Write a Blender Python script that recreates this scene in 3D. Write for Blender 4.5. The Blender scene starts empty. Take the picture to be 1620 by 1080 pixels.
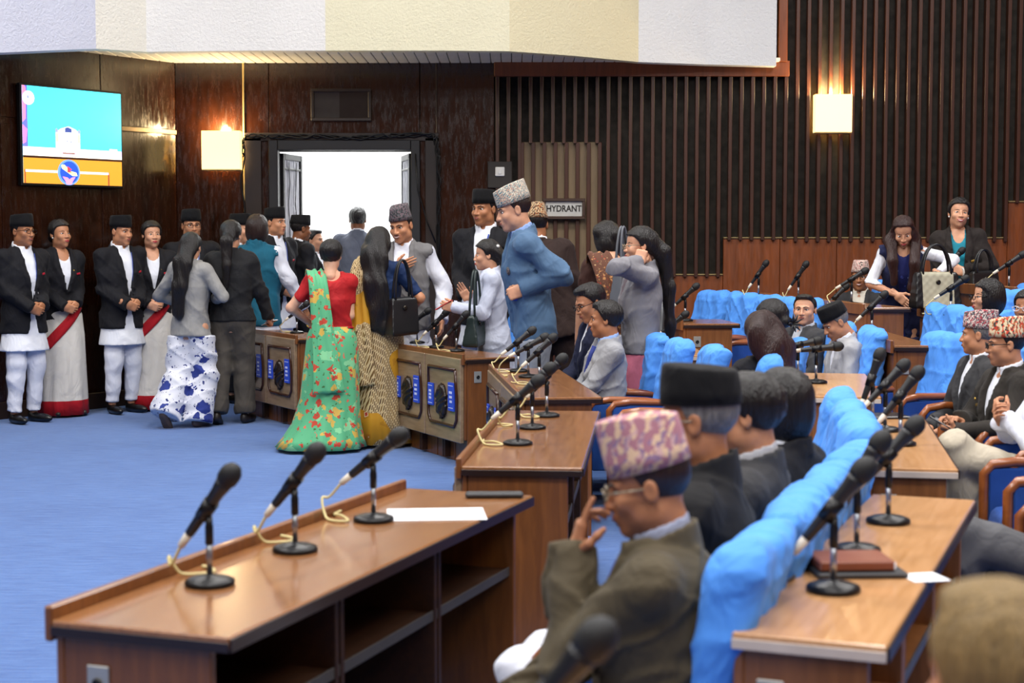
import bpy, math, random
import numpy as np
from mathutils import Vector, Matrix

random.seed(7)
SC = bpy.context.scene
COL = SC.collection
R = math.radians

# ------------------------------------------------------------------ camera, world, lights, exposure
F_PX = 2500.0                       # focal length in pixels of the 1620 px wide frame
CAM_Z = 1.6
PITCH = math.atan(165.0 / F_PX)     # camera tilted a little downwards
cam_d = bpy.data.cameras.new('camera')
cam_d.sensor_width = 36.0
cam_d.lens = F_PX / 1620.0 * 36.0
cam_d.clip_end = 100
cam_d.dof.use_dof = True
cam_d.dof.focus_distance = 11.6
cam_d.dof.aperture_fstop = 4.0
cam = bpy.data.objects.new('camera', cam_d)
COL.objects.link(cam)
cam.location = (0, 0, CAM_Z)
cam.rotation_euler = (math.pi / 2 - PITCH, 0, 0)
SC.camera = cam

world = bpy.data.worlds.new('world')
SC.world = world
world.use_nodes = True
world.node_tree.nodes['Background'].inputs[0].default_value = (0.8, 0.88, 1.0, 1)
world.node_tree.nodes['Background'].inputs[1].default_value = 0.05

SC.view_settings.view_transform = 'Standard'
SC.view_settings.look = 'None'
SC.view_settings.gamma = 1.0
SC.view_settings.use_curve_mapping = False
SC.view_settings.exposure = 0.08


def area_light(name, loc, rot, sx, sy, power, color):
    l = bpy.data.lights.new(name, 'AREA')
    l.shape = 'RECTANGLE'
    l.size = sx
    l.size_y = sy
    l.energy = power
    l.color = color
    o = bpy.data.objects.new(name, l)
    o.location = loc
    o.rotation_euler = rot
    COL.objects.link(o)
    return o


# rows of ceiling luminaires over the hall (7 m up), plus the daylight of the lobby behind the door
for lx in (-4.5, 0.0, 4.5):
    for ly in (-3.0, 1.5, 6.0, 10.8):
        area_light('ceiling_light', (lx, ly, 6.9), (0, 0, 0), 1.6, 1.6, 120 if ly < 0 else 235, (1.0, 0.97, 0.93))
area_light('lobby_light', (-1.6, 18.2, 3.35), (0, 0, 0), 3.6, 3.2, 420, (0.97, 0.99, 1.0))


# ------------------------------------------------------------------ pixel -> world helpers
def ray(px, py):
    a = (px - 810.0) / F_PX
    b = (540.0 - py) / F_PX
    c, s = math.cos(PITCH), math.sin(PITCH)
    return Vector((a, c + b * s, -s + b * c))


def at(px, py, d):                  # point seen at a pixel, d metres ahead
    r = ray(px, py)
    return Vector((r.x * d / r.y, d, CAM_Z + r.z * d / r.y))


def on(px, py, z):                  # point seen at a pixel on the level z
    r = ray(px, py)
    t = (z - CAM_Z) / r.z
    return Vector((r.x * t, r.y * t, z))


# ------------------------------------------------------------------ materials
def lin(c):
    if isinstance(c, str):
        c = c.lstrip('#')
        c = [int(c[i:i + 2], 16) / 255 for i in (0, 2, 4)]
    return tuple(x / 12.92 if x <= 0.04045 else ((x + 0.055) / 1.055) ** 2.4 for x in c) + (1.0,)


MATS = {}


def base_mat(name, rough=0.6, spec=0.5, metal=0.0, sheen=0.0, coat=0.0):
    m = bpy.data.materials.new(name)
    m.use_nodes = True
    nt = m.node_tree
    b = nt.nodes['Principled BSDF']
    b.inputs['Roughness'].default_value = rough
    b.inputs['Metallic'].default_value = metal
    b.inputs['Specular IOR Level'].default_value = spec
    b.inputs['Sheen Weight'].default_value = sheen
    b.inputs['Coat Weight'].default_value = coat
    b.inputs['Coat Roughness'].default_value = 0.12
    MATS[name] = m
    return m, nt, b


def nn(nt, typ, **kw):
    n = nt.nodes.new(typ)
    for k, v in kw.items():
        if k in n.inputs:
            n.inputs[k].default_value = v
        else:
            setattr(n, k, v)
    return n


def coords(nt, scale=(1, 1, 1), rot=(0, 0, 0), kind='Object'):
    tc = nn(nt, 'ShaderNodeTexCoord')
    mp = nn(nt, 'ShaderNodeMapping')
    mp.inputs['Scale'].default_value = scale
    mp.inputs['Rotation'].default_value = rot
    nt.links.new(tc.outputs[kind], mp.inputs[0])
    return mp.outputs[0]


def ramp(nt, fac, stops, interp='LINEAR'):
    r = nn(nt, 'ShaderNodeValToRGB')
    r.color_ramp.interpolation = interp
    e = r.color_ramp.elements
    while len(e) < len(stops):
        e.new(0.5)
    for i, (p, c) in enumerate(stops):
        e[i].position = p
        e[i].color = lin(c) if not isinstance(c, tuple) or len(c) == 3 else c
    nt.links.new(fac, r.inputs[0])
    return r.outputs[0]


def bump(nt, b, fac, strength, dist=0.01):
    n = nn(nt, 'ShaderNodeBump')
    n.inputs['Strength'].default_value = strength
    n.inputs['Distance'].default_value = dist
    nt.links.new(fac, n.inputs['Height'])
    nt.links.new(n.outputs[0], b.inputs['Normal'])


def m_plain(name, col, rough=0.5, spec=0.5, metal=0.0, coat=0.0, var=0.06):
    if name in MATS:
        return MATS[name]
    m, nt, b = base_mat(name, rough, spec, metal, 0, coat)
    v = coords(nt)
    t = nn(nt, 'ShaderNodeTexNoise', Scale=14.0, Detail=3.0)
    nt.links.new(v, t.inputs['Vector'])
    c = lin(col)
    lo = tuple(x * (1 - var) for x in c[:3]) + (1,)
    hi = tuple(min(1, x * (1 + var)) for x in c[:3]) + (1,)
    r = ramp(nt, t.outputs[0], [(0.3, lo), (0.7, hi)])
    nt.links.new(r, b.inputs['Base Color'])
    return m


def m_cloth(name, col, rough=0.85, sheen=0.15, var=0.12, wstr=0.38, fold=0.7):
    if name in MATS:
        return MATS[name]
    m, nt, b = base_mat(name, rough, 0.25, 0, sheen * 0.2)
    v = coords(nt)
    t = nn(nt, 'ShaderNodeTexNoise', Scale=9.0, Detail=4.0)
    nt.links.new(v, t.inputs['Vector'])
    vw = coords(nt, (1.0, 1.0, 0.55), (0.35, 0.2, 0.4))
    w = nn(nt, 'ShaderNodeTexNoise', Scale=11.0 * fold, Detail=2.5, Roughness=0.45, Distortion=1.6)
    nt.links.new(vw, w.inputs['Vector'])
    c = lin(col)
    lo = tuple(x * (1 - var) for x in c[:3]) + (1,)
    hi = tuple(min(1, x * (1 + var)) for x in c[:3]) + (1,)
    r = ramp(nt, t.outputs[0], [(0.3, lo), (0.7, hi)])
    nt.links.new(r, b.inputs['Base Color'])
    bump(nt, b, w.outputs[0], wstr, 0.045)
    return m


def m_wood(name, dark, light, rough=0.3, scale=(1.2, 14, 14), rot=(0, 0, 0), coat=0.25, spec=0.5):
    if name in MATS:
        return MATS[name]
    m, nt, b = base_mat(name, rough, spec, 0, 0, coat)
    v = coords(nt, scale, rot)
    t = nn(nt, 'ShaderNodeTexNoise', Scale=3.0, Detail=6.0, Roughness=0.6, Distortion=0.6)
    nt.links.new(v, t.inputs['Vector'])
    r = ramp(nt, t.outputs[0], [(0.25, dark), (0.75, light)])
    nt.links.new(r, b.inputs['Base Color'])
    bump(nt, b, t.outputs[0], 0.04, 0.002)
    return m


def m_emit(name, col, strength):
    if name in MATS:
        return MATS[name]
    m, nt, b = base_mat(name, 0.4)
    b.inputs['Base Color'].default_value = lin(col)
    b.inputs['Emission Color'].default_value = lin(col)
    b.inputs['Emission Strength'].default_value = strength
    return m


def m_pattern(name, base, spots, rough=0.75, scale=1.0, kind='voronoi'):
    """cloth print: base colour with layers of irregular blobs (colour, frequency, size, seed)."""
    if name in MATS:
        return MATS[name]
    m, nt, b = base_mat(name, rough, 0.3, 0, 0.1)
    cur = nn(nt, 'ShaderNodeRGB')
    cur.outputs[0].default_value = lin(base)
    out = cur.outputs[0]
    for i, (col, freq, size, seed) in enumerate(spots):
        v = coords(nt, (scale, scale, scale), (seed * 0.7, seed * 1.3, seed * 0.4))
        n = nn(nt, 'ShaderNodeTexNoise', Scale=freq * 2.2, Detail=3.0)
        nt.links.new(v, n.inputs['Vector'])
        mx = nn(nt, 'ShaderNodeVectorMath', operation='MULTIPLY_ADD')
        mx.inputs[1].default_value = (0.95 / freq,) * 3
        nt.links.new(n.outputs['Color'], mx.inputs[0])
        nt.links.new(v, mx.inputs[2])
        t = nn(nt, 'ShaderNodeTexVoronoi', Scale=freq)
        nt.links.new(mx.outputs[0], t.inputs['Vector'])
        lt = nn(nt, 'ShaderNodeMath', operation='LESS_THAN')
        lt.inputs[1].default_value = size
        nt.links.new(t.outputs['Distance'], lt.inputs[0])
        mix = nn(nt, 'ShaderNodeMix', data_type='RGBA')
        nt.links.new(lt.outputs[0], mix.inputs[0])
        nt.links.new(out, mix.inputs[6])
        mix.inputs[7].default_value = lin(col)
        out = mix.outputs[2]
    nt.links.new(out, b.inputs['Base Color'])
    return m


def m_dhaka(name, base, cols, freq=60.0, rough=0.8):
    """woven cap cloth: small zig-zag motifs in rows over a pale ground."""
    if name in MATS:
        return MATS[name]
    m, nt, b = base_mat(name, rough, 0.3, 0, 0.1)
    cur = nn(nt, 'ShaderNodeRGB')
    cur.outputs[0].default_value = lin(base)
    out = cur.outputs[0]
    for i, (col, thr) in enumerate(cols):
        v = coords(nt, (1, 1, 1), (0.3 * i, 0.9 * i, 0.5 + 0.8 * i))
        w = nn(nt, 'ShaderNodeTexWave', Scale=freq * 0.32, Distortion=7.0, Detail=2.0)
        w.inputs['Detail Scale'].default_value = 3.0
        nt.links.new(v, w.inputs['Vector'])
        vo = nn(nt, 'ShaderNodeTexVoronoi', Scale=freq, distance='MANHATTAN')
        nt.links.new(v, vo.inputs['Vector'])
        ml = nn(nt, 'ShaderNodeMath', operation='MULTIPLY')
        nt.links.new(w.outputs['Fac'], ml.inputs[0])
        nt.links.new(vo.outputs['Distance'], ml.inputs[1])
        gt = nn(nt, 'ShaderNodeMath', operation='GREATER_THAN')
        gt.inputs[1].default_value = thr
        nt.links.new(ml.outputs[0], gt.inputs[0])
        mix = nn(nt, 'ShaderNodeMix', data_type='RGBA')
        nt.links.new(gt.outputs[0], mix.inputs[0])
        nt.links.new(out, mix.inputs[6])
        mix.inputs[7].default_value = lin(col)
        out = mix.outputs[2]
    nt.links.new(out, b.inputs['Base Color'])
    return m


def m_hair(name, col, gloss=0.42):
    if name in MATS:
        return MATS[name]
    m, nt, b = base_mat(name, gloss - 0.06, 0.5)
    v = coords(nt, (110, 110, 5))
    t = nn(nt, 'ShaderNodeTexNoise', Scale=2.0, Detail=4.0)
    nt.links.new(v, t.inputs['Vector'])
    c = lin(col)
    r = ramp(nt, t.outputs[0], [(0.3, tuple(x * 0.6 for x in c[:3]) + (1,)), (0.75, tuple(min(1, x * 1.6) for x in c[:3]) + (1,))])
    nt.links.new(r, b.inputs['Base Color'])
    bump(nt, b, t.outputs[0], 0.7, 0.012)
    return m


def m_skin(name, col):
    if name in MATS:
        return MATS[name]
    m, nt, b = base_mat(name, 0.48, 0.4)
    v = coords(nt)
    t = nn(nt, 'ShaderNodeTexNoise', Scale=22.0, Detail=4.0)
    nt.links.new(v, t.inputs['Vector'])
    c = lin(col)
    r = ramp(nt, t.outputs[0], [(0.3, (c[0] * 0.88, c[1] * 0.84, c[2] * 0.82, 1)), (0.7, (min(1, c[0] * 1.08), c[1] * 1.06, c[2] * 1.04, 1))])
    nt.links.new(r, b.inputs['Base Color'])
    b.inputs['Subsurface Weight'].default_value = 0.08
    b.inputs['Subsurface Radius'].default_value = (0.02, 0.008, 0.004)
    return m


# ------------------------------------------------------------------ mesh building
def new_obj(name, verts, faces, mats, parent=None, mi=None, smooth=False, mesh=None):
    if mesh is None:
        mesh = bpy.data.meshes.new(name)
        if isinstance(faces, np.ndarray):
            nv, nf = len(verts), len(faces)
            k = faces.shape[1]
            mesh.vertices.add(nv)
            mesh.vertices.foreach_set('co', np.asarray(verts, dtype=np.float32).ravel())
            mesh.loops.add(nf * k)
            mesh.loops.foreach_set('vertex_index', faces.astype(np.int32).ravel())
            mesh.polygons.add(nf)
            mesh.polygons.foreach_set('loop_start', np.arange(0, nf * k, k, dtype=np.int32))
            mesh.update(calc_edges=True)
            mesh.validate()
        else:
            mesh.from_pydata([tuple(v) for v in verts], [], faces)
        for m in (mats if isinstance(mats, (list, tuple)) else [mats]):
            mesh.materials.append(m)
        if mi is not None:
            mesh.polygons.foreach_set('material_index', np.asarray(mi, dtype=np.int32))
        if smooth is True:
            mesh.polygons.foreach_set('use_smooth', np.ones(len(mesh.polygons), dtype=bool))
        elif smooth is not False:
            mesh.polygons.foreach_set('use_smooth', np.asarray(smooth, dtype=bool))
        mesh.update()
    o = bpy.data.objects.new(name, mesh)
    COL.objects.link(o)
    if parent is not None:
        o.parent = parent
    return o


class MB:
    """collects shapes that make up one part."""

    def __init__(s):
        s.v, s.f, s.m, s.sm = [], [], [], []

    def add(s, vs, fs, mi=0, smooth=False):
        o = len(s.v)
        s.v += [tuple(v) for v in vs]
        for f in fs:
            s.f.append(tuple(i + o for i in f))
            s.m.append(mi)
            s.sm.append(smooth)
        return s

    def box(s, lo, hi, mi=0, M=None):
        (x0, y0, z0), (x1, y1, z1) = lo, hi
        vs = [Vector(p) for p in ((x0, y0, z0), (x1, y0, z0), (x1, y1, z0), (x0, y1, z0), (x0, y0, z1), (x1, y0, z1), (x1, y1, z1), (x0, y1, z1))]
        if M is not None:
            vs = [M @ v for v in vs]
        return s.add(vs, [(0, 3, 2, 1), (4, 5, 6, 7), (0, 1, 5, 4), (1, 2, 6, 5), (2, 3, 7, 6), (3, 0, 4, 7)], mi)

    def cbox(s, lo, hi, c=0.004, mi=0, M=None):
        """box with chamfered edges."""
        lo, hi = Vector(lo), Vector(hi)
        vs, idx = [], {}
        for ix in (0, 1):
            for iy in (0, 1):
                for iz in (0, 1):
                    p = Vector((hi.x if ix else lo.x, hi.y if iy else lo.y, hi.z if iz else lo.z))
                    sg = (-1 if ix else 1, -1 if iy else 1, -1 if iz else 1)
                    for a in range(3):
                        q = p.copy()
                        for bax in range(3):
                            if bax != a:
                                q[bax] += sg[bax] * c
                        idx[(ix, iy, iz, a)] = len(vs)
                        vs.append(q)
        fs = []
        for a in range(3):
            b_, c_ = (a + 1) % 3, (a + 2) % 3
            for sd in (0, 1):
                loop = []
                for (u, w) in ((0, 0), (1, 0), (1, 1), (0, 1)):
                    k = [0, 0, 0]
                    k[a], k[b_], k[c_] = sd, u, w
                    loop.append(idx[(k[0], k[1], k[2], a)])
                fs.append(tuple(loop if sd else loop[::-1]))
        for a in range(3):              # edge strips along axis a
            b_, c_ = (a + 1) % 3, (a + 2) % 3
            for u in (0, 1):
                for w in (0, 1):
                    k0 = [0, 0, 0]
                    k0[b_], k0[c_] = u, w
                    k1 = list(k0)
                    k1[a] = 1
                    q = [idx[(*k0, b_)], idx[(*k1, b_)], idx[(*k1, c_)], idx[(*k0, c_)]]
                    fs.append(tuple(q if (u == w) else q[::-1]))
        for ix in (0, 1):
            for iy in (0, 1):
                for iz in (0, 1):
                    t = [idx[(ix, iy, iz, a)] for a in range(3)]
                    fs.append(tuple(t if (ix + iy + iz) % 2 else t[::-1]))
        if M is not None:
            vs = [M @ v for v in vs]
        return s.add(vs, fs, mi)

    def tube(s, path, rad, n=8, mi=0, cap=True, flat=1.0):
        pts = [Vector(p) for p in path]
        if not isinstance(rad, (list, tuple)):
            rad = [rad] * len(pts)
        vs, fs = [], []
        prev = None
        for i, p in enumerate(pts):
            d = (pts[min(i + 1, len(pts) - 1)] - pts[max(i - 1, 0)])
            d = d.normalized() if d.length > 1e-9 else Vector((0, 0, 1))
            if prev is None:
                u = d.orthogonal().normalized()
            else:
                u = prev - d * prev.dot(d)
                u = u.normalized() if u.length > 1e-6 else d.orthogonal().normalized()
            prev = u
            w = d.cross(u)
            for k in range(n):
                a = 2 * math.pi * k / n
                vs.append(p + u * math.cos(a) * rad[i] + w * math.sin(a) * rad[i] * flat)
        for i in range(len(pts) - 1):
            for k in range(n):
                a, b = i * n + k, i * n + (k + 1) % n
                fs.append((a, b, b + n, a + n))
        s.add(vs, fs, mi, True)
        if cap:
            o = len(s.v) - len(vs)
            s.f.append(tuple(o + k for k in range(n))[::-1])
            s.f.append(tuple(o + len(vs) - n + k for k in range(n)))
            s.m += [mi, mi]
            s.sm += [False, False]
        return s

    def lathe(s, prof, n=20, c=(0, 0, 0), mi=0, M=None, sx=1.0, sy=1.0, smooth=True):
        vs, fs = [], []
        for (r, z) in prof:
            for k in range(n):
                a = 2 * math.pi * k / n
                v = Vector((c[0] + r * sx * math.cos(a), c[1] + r * sy * math.sin(a), c[2] + z))
                vs.append(M @ v if M is not None else v)
        for i in range(len(prof) - 1):
            for k in range(n):
                a, b = i * n + k, i * n + (k + 1) % n
                fs.append((a, b, b + n, a + n))
        fs.append(tuple(range(n))[::-1])
        fs.append(tuple((len(prof) - 1) * n + k for k in range(n)))
        return s.add(vs, fs, mi, smooth)

    def ell(s, c, r, n=10, m=7, mi=0, M=None):
        vs, fs = [], []
        for i in range(m + 1):
            t = math.pi * i / m
            for k in range(n):
                a = 2 * math.pi * k / n
                v = Vector((c[0] + r[0] * math.sin(t) * math.cos(a), c[1] + r[1] * math.sin(t) * math.sin(a), c[2] - r[2] * math.cos(t)))
                vs.append(M @ v if M is not None else v)
        for i in range(m):
            for k in range(n):
                a, b = i * n + k, i * n + (k + 1) % n
                fs.append((a, b, b + n, a + n))
        return s.add(vs, fs, mi, True)

    def prism(s, poly, y0, y1, mi=0, M=None):
        """polygon in (x, z) extruded along y from y0 to y1."""
        n = len(poly)
        vs = [Vector((x, y0, z)) for x, z in poly] + [Vector((x, y1, z)) for x, z in poly]
        if M is not None:
            vs = [M @ v for v in vs]
        fs = [tuple(range(n)), tuple(range(2 * n - 1, n - 1, -1))]
        for i in range(n):
            j = (i + 1) % n
            fs.append((i, i + n, j + n, j))
        return s.add(vs, fs, mi)

    def obj(s, name, mats, parent=None):
        return new_obj(name, s.v, s.f, mats, parent, s.m, s.sm)


def tag(o, label, cat, group=None):
    o['label'] = label
    o['category'] = cat
    if group:
        o['group'] = group
    return o


def struct(o, label=None):
    o['kind'] = 'structure'
    if label:
        o['label'] = label
    return o


def empty(name, loc=(0, 0, 0), rz=0.0):
    o = bpy.data.objects.new(name, None)
    o.empty_display_size = 0.1
    COL.objects.link(o)
    o.location = loc
    o.rotation_euler = (0, 0, rz)
    return o


def copy_tree(o, parent=None):
    c = o.copy()
    COL.objects.link(c)
    c.parent = parent
    for ch in o.children:
        copy_tree(ch, c)
    return c


# ------------------------------------------------------------------ signed distance shapes -> mesh (surface nets)
def snet(f, lo, hi, h):
    lo = np.asarray(lo, np.float32) - 2 * h
    hi = np.asarray(hi, np.float32) + 2 * h
    n = np.ceil((hi - lo) / h).astype(int) + 1
    ax = [(lo[i] + h * np.arange(n[i])).astype(np.float32) for i in range(3)]
    P = np.meshgrid(*ax, indexing='ij')
    D = f(P).astype(np.float32)
    S = D < 0
    nx, ny, nz = n
    cor = [(i, j, k) for i in (0, 1) for j in (0, 1) for k in (0, 1)]
    cnt = np.zeros((nx - 1, ny - 1, nz - 1), np.int8)
    for (i, j, k) in cor:
        cnt += S[i:nx - 1 + i, j:ny - 1 + j, k:nz - 1 + k]
    act = (cnt > 0) & (cnt < 8)
    ci = np.argwhere(act)
    if len(ci) == 0:
        return np.zeros((0, 3), np.float32), np.zeros((0, 4), np.int32)
    idx = -np.ones(cnt.shape, np.int32)
    idx[act] = np.arange(len(ci))
    V = {c: D[ci[:, 0] + c[0], ci[:, 1] + c[1], ci[:, 2] + c[2]] for c in cor}
    acc = np.zeros((len(ci), 3), np.float32)
    num = np.zeros(len(ci), np.float32)
    for a in cor:
        for d in range(3):
            if a[d] == 0:
                b = list(a)
                b[d] = 1
                b = tuple(b)
                va, vb = V[a], V[b]
                cr = (va < 0) != (vb < 0)
                t = np.where(cr, va / np.where(cr, va - vb, 1), 0)
                for e in range(3):
                    acc[:, e] += np.where(cr, a[e] + (t if e == d else 0), 0)
                num += cr
    pos = lo + h * (ci + acc / num[:, None])
    quads = []
    for d in range(3):
        e, g = (d + 1) % 3, (d + 2) % 3
        s0 = [slice(None)] * 3
        s1 = [slice(None)] * 3
        s0[d] = slice(0, n[d] - 1)
        s1[d] = slice(1, n[d])
        A, B = S[tuple(s0)], S[tuple(s1)]
        ed = np.argwhere(A != B)
        ok = (ed[:, e] > 0) & (ed[:, g] > 0) & (ed[:, e] < n[e] - 1) & (ed[:, g] < n[g] - 1)
        ed = ed[ok]
        sgn = A[ed[:, 0], ed[:, 1], ed[:, 2]]
        q = []
        for (de, dg) in ((-1, -1), (0, -1), (0, 0), (-1, 0)):
            c = ed.copy()
            c[:, e] += de
            c[:, g] += dg
            q.append(idx[c[:, 0], c[:, 1], c[:, 2]])
        q = np.stack(q, 1)
        q[~sgn] = q[~sgn][:, ::-1]
        quads.append(q)
    return pos, np.concatenate(quads)


def sd_seg(P, a, b, ra, rb):
    ba = [float(b[i] - a[i]) for i in range(3)]
    L2 = sum(x * x for x in ba) + 1e-9
    q = [P[i] - float(a[i]) for i in range(3)]
    t = np.clip((q[0] * ba[0] + q[1] * ba[1] + q[2] * ba[2]) / L2, 0, 1)
    d2 = 0
    for i in range(3):
        e = q[i] - t * ba[i]
        d2 = d2 + e * e
    return np.sqrt(d2) - (ra + (rb - ra) * t)


def sd_ell(P, c, r, Rm=None):
    q = [P[i] - float(c[i]) for i in range(3)]
    if Rm is not None:
        q = tl(Rm, q)
    k0 = np.sqrt((q[0] / r[0]) ** 2 + (q[1] / r[1]) ** 2 + (q[2] / r[2]) ** 2)
    k1 = np.sqrt((q[0] / r[0] ** 2) ** 2 + (q[1] / r[1] ** 2) ** 2 + (q[2] / r[2] ** 2) ** 2) + 1e-6
    return k0 * (k0 - 1) / k1


def sd_box(P, c, hsz, r=0.0):
    q = [np.abs(P[i] - float(c[i])) - (hsz[i] - r) for i in range(3)]
    out = np.sqrt(sum(np.maximum(x, 0) ** 2 for x in q))
    return out + np.minimum(np.maximum(np.maximum(q[0], q[1]), q[2]), 0) - r


def smin(a, b, k):
    h = np.clip(0.5 + 0.5 * (b - a) / k, 0, 1)
    return b + (a - b) * h - k * h * (1 - h)


def smax(a, b, k):
    return -smin(-a, -b, k)


def tl(Rm, q):                      # world -> local with rotation matrix Rm (columns = local axes)
    return [q[0] * float(Rm[0][j]) + q[1] * float(Rm[1][j]) + q[2] * float(Rm[2][j]) for j in range(3)]


def wrk(P, a, sd=0.0, fr=1.0):      # soft cloth folds
    X, Y, Z = P[0] * fr, P[1] * fr, P[2] * fr
    return a * (np.sin(31 * X + 19 * Z + sd + 1.5 * np.sin(11 * Y + sd)) + np.sin(23 * Y - 27 * Z + 1.7 * sd + 2 * np.sin(9 * X)) + np.sin(41 * Z + 13 * X - 17 * Y + 2.3 * sd)) / 3 \
        - a * 1.1 * (1 - np.abs(np.sin(17 * Z + 11 * X - 9 * Y + 2.4 * np.sin(6 * X + 5 * Z + sd) + sd))) ** 4 - a * 0.8 * (1 - np.abs(np.sin(14 * Z - 15 * X + 8 * Y + 2 * np.sin(7 * Y - 4 * Z + 2 * sd)))) ** 4

# ================================================================== materials of the hall
def make_carpet():
    m, nt, b = base_mat('blue_carpet', 0.95, 0.1, 0, 0.25)
    v = coords(nt, (1.0, 9.0, 1.0), kind='Object')
    t1 = nn(nt, 'ShaderNodeTexNoise', Scale=5.0, Detail=6.0, Roughness=0.75)
    nt.links.new(v, t1.inputs['Vector'])
    v2 = coords(nt, (1, 1, 1))
    t2 = nn(nt, 'ShaderNodeTexNoise', Scale=0.9, Detail=3.0)
    nt.links.new(v2, t2.inputs['Vector'])
    t3 = nn(nt, 'ShaderNodeTexNoise', Scale=220.0, Detail=2.0)
    nt.links.new(v2, t3.inputs['Vector'])
    c1 = ramp(nt, t1.outputs[0], [(0.3, '#2a4b8a'), (0.72, '#6288c4')])
    c2 = ramp(nt, t2.outputs[0], [(0.3, '#345692'), (0.7, '#4f75b2')])
    mix = nn(nt, 'ShaderNodeMix', data_type='RGBA')
    mix.inputs[0].default_value = 0.3
    nt.links.new(c1, mix.inputs[6])
    nt.links.new(c2, mix.inputs[7])
    nt.links.new(mix.outputs[2], b.inputs['Base Color'])
    bump(nt, b, t1.outputs[0], 0.6, 0.02)
    return m


CARPET = make_carpet()


def make_stucco(name, col):
    m, nt, b = base_mat(name, 0.9, 0.2)
    v = coords(nt)
    t = nn(nt, 'ShaderNodeTexNoise', Scale=38.0, Detail=5.0, Roughness=0.7)
    nt.links.new(v, t.inputs['Vector'])
    t2 = nn(nt, 'ShaderNodeTexNoise', Scale=1.2, Detail=3.0)
    nt.links.new(v, t2.inputs['Vector'])
    c = lin(col)
    r = ramp(nt, t2.outputs[0], [(0.3, tuple(x * 0.94 for x in c[:3]) + (1,)), (0.7, c)])
    nt.links.new(r, b.inputs['Base Color'])
    bump(nt, b, t.outputs[0], 0.55, 0.03)
    return m


def make_veneer(name, dark, light, rough, coat):
    """glossy wall veneer with scuffs that run down the boards."""
    m, nt, b = base_mat(name, rough, 0.5, 0, 0, coat)
    v = coords(nt, (10, 10, 0.8))
    t = nn(nt, 'ShaderNodeTexNoise', Scale=2.2, Detail=6.0, Roughness=0.6, Distortion=0.5)
    nt.links.new(v, t.inputs['Vector'])
    r = ramp(nt, t.outputs[0], [(0.25, dark), (0.75, light)])
    nt.links.new(r, b.inputs['Base Color'])
    v2 = coords(nt, (8, 8, 1.6))
    t2 = nn(nt, 'ShaderNodeTexNoise', Scale=4.0, Detail=5.0, Roughness=0.8)
    nt.links.new(v2, t2.inputs['Vector'])
    rr = nn(nt, 'ShaderNodeMapRange')
    rr.inputs[1].default_value = 0.42
    rr.inputs[2].default_value = 0.68
    rr.inputs[3].default_value = rough
    rr.inputs[4].default_value = rough + 0.28
    nt.links.new(t2.outputs[0], rr.inputs[0])
    nt.links.new(rr.outputs[0], b.inputs['Roughness'])
    bump(nt, b, t2.outputs[0], 0.06, 0.004)
    return m


VENEER = make_veneer('dark_wall_veneer', '#140905', '#2e1408', 0.12, 0.4)
VENEER2 = make_veneer('reddish_base_veneer', '#62300f', '#86441a', 0.35, 0.1)
DARKPANEL = m_plain('dark_acoustic_panel', '#2c2823', 0.85, 0.2, var=0.35)
SLATW = m_wood('slat_wood', '#2f170c', '#4a2513', 0.4, (8, 8, 0.6), coat=0.1)
BEIGE = m_wood('beige_door_board', '#6a583f', '#806b4e', 0.6, (6, 6, 0.7), coat=0.0)
BLACK = m_plain('black_paint', '#141416', 0.5)
BLACKM = m_plain('black_metal', '#0e0e10', 0.38, 0.5, 0.3)
WHITEP = m_plain('white_plastic', '#d8d6d0', 0.4)
BRASS = m_plain('brass_edge', '#c9b27a', 0.35, 0.5, 0.7)
STEEL = m_plain('steel', '#a9adb3', 0.28, 0.5, 0.9)

WY = 15.6
Wp = lambda px, py: at(px, py, WY)

# ------------------------------------------------------------------ floor, ceiling, enclosing walls
b = MB()
b.box((-9, -6, -0.2), (9, 22, 0.0))
struct(b.obj('floor', CARPET), 'blue carpeted floor of the assembly hall')
b = MB()
b.box((-9, -6, 7.2), (9, 22, 7.4))
struct(b.obj('ceiling', m_plain('ceiling_white', '#d9d6cf', 0.9)), 'pale ceiling high above the hall')
b = MB()
b.box((-9, -6.3, 0), (9, -6.0, 7.2))
struct(b.obj('wall_rear', VENEER2), 'wood clad wall at the back of the hall')
b = MB()
b.box((8.7, -6, 0), (9, 15.6, 7.2))
struct(b.obj('wall_right', VENEER2), 'wood clad side wall')

# left wall: one leg slants towards the camera, then runs along the side
cornL = Vector((-3.27, WY + 0.02, 0))
dirL = Vector((-math.cos(R(55)), -math.sin(R(55)), 0))
nrmL = Vector((0.819, -0.574, 0))
ML = Matrix(((dirL.x, nrmL.x, 0, cornL.x), (dirL.y, nrmL.y, 0, cornL.y), (0, 0, 1, 0), (0, 0, 0, 1)))   # x along wall, y into the room
b = MB()
b.box((-0.05, -0.3, 0), (6.0, 0.0, 7.2), 0, ML)
struct(wl := b.obj('wall_left', VENEER), 'glossy dark wood wall that slants behind the ushers')
e = ML @ Vector((6.0, 0, 0))
b = MB()
b.box((e.x - 0.3, -6, 0), (e.x, e.y + 0.15, 7.2))
struct(b.obj('wall_side', VENEER), 'dark wood side wall')
b = MB()
b.cbox((0.0, 0.0, 2.60), (0.98, 0.018, 2.645), 0.004, 0, ML)
b.obj('rail_trim', m_plain('worn_metal_trim', '#6b5a45', 0.4, 0.5, 0.6), wl)
for t0, t1 in ((0.0, 0.98), (0.985, 2.1), (2.105, 3.4)):
    b = MB()
    b.cbox((t0 + 0.004, 0.0, 0.16), (t1 - 0.004, 0.008, 2.595), 0.003, 0, ML)
    b.obj('panel', VENEER, wl)
    b = MB()
    b.cbox((t0 + 0.004, 0.0, 2.65), (t1 - 0.004, 0.008, 4.2), 0.003, 0, ML)
    b.obj('panel', VENEER, wl)
b = MB()
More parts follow.
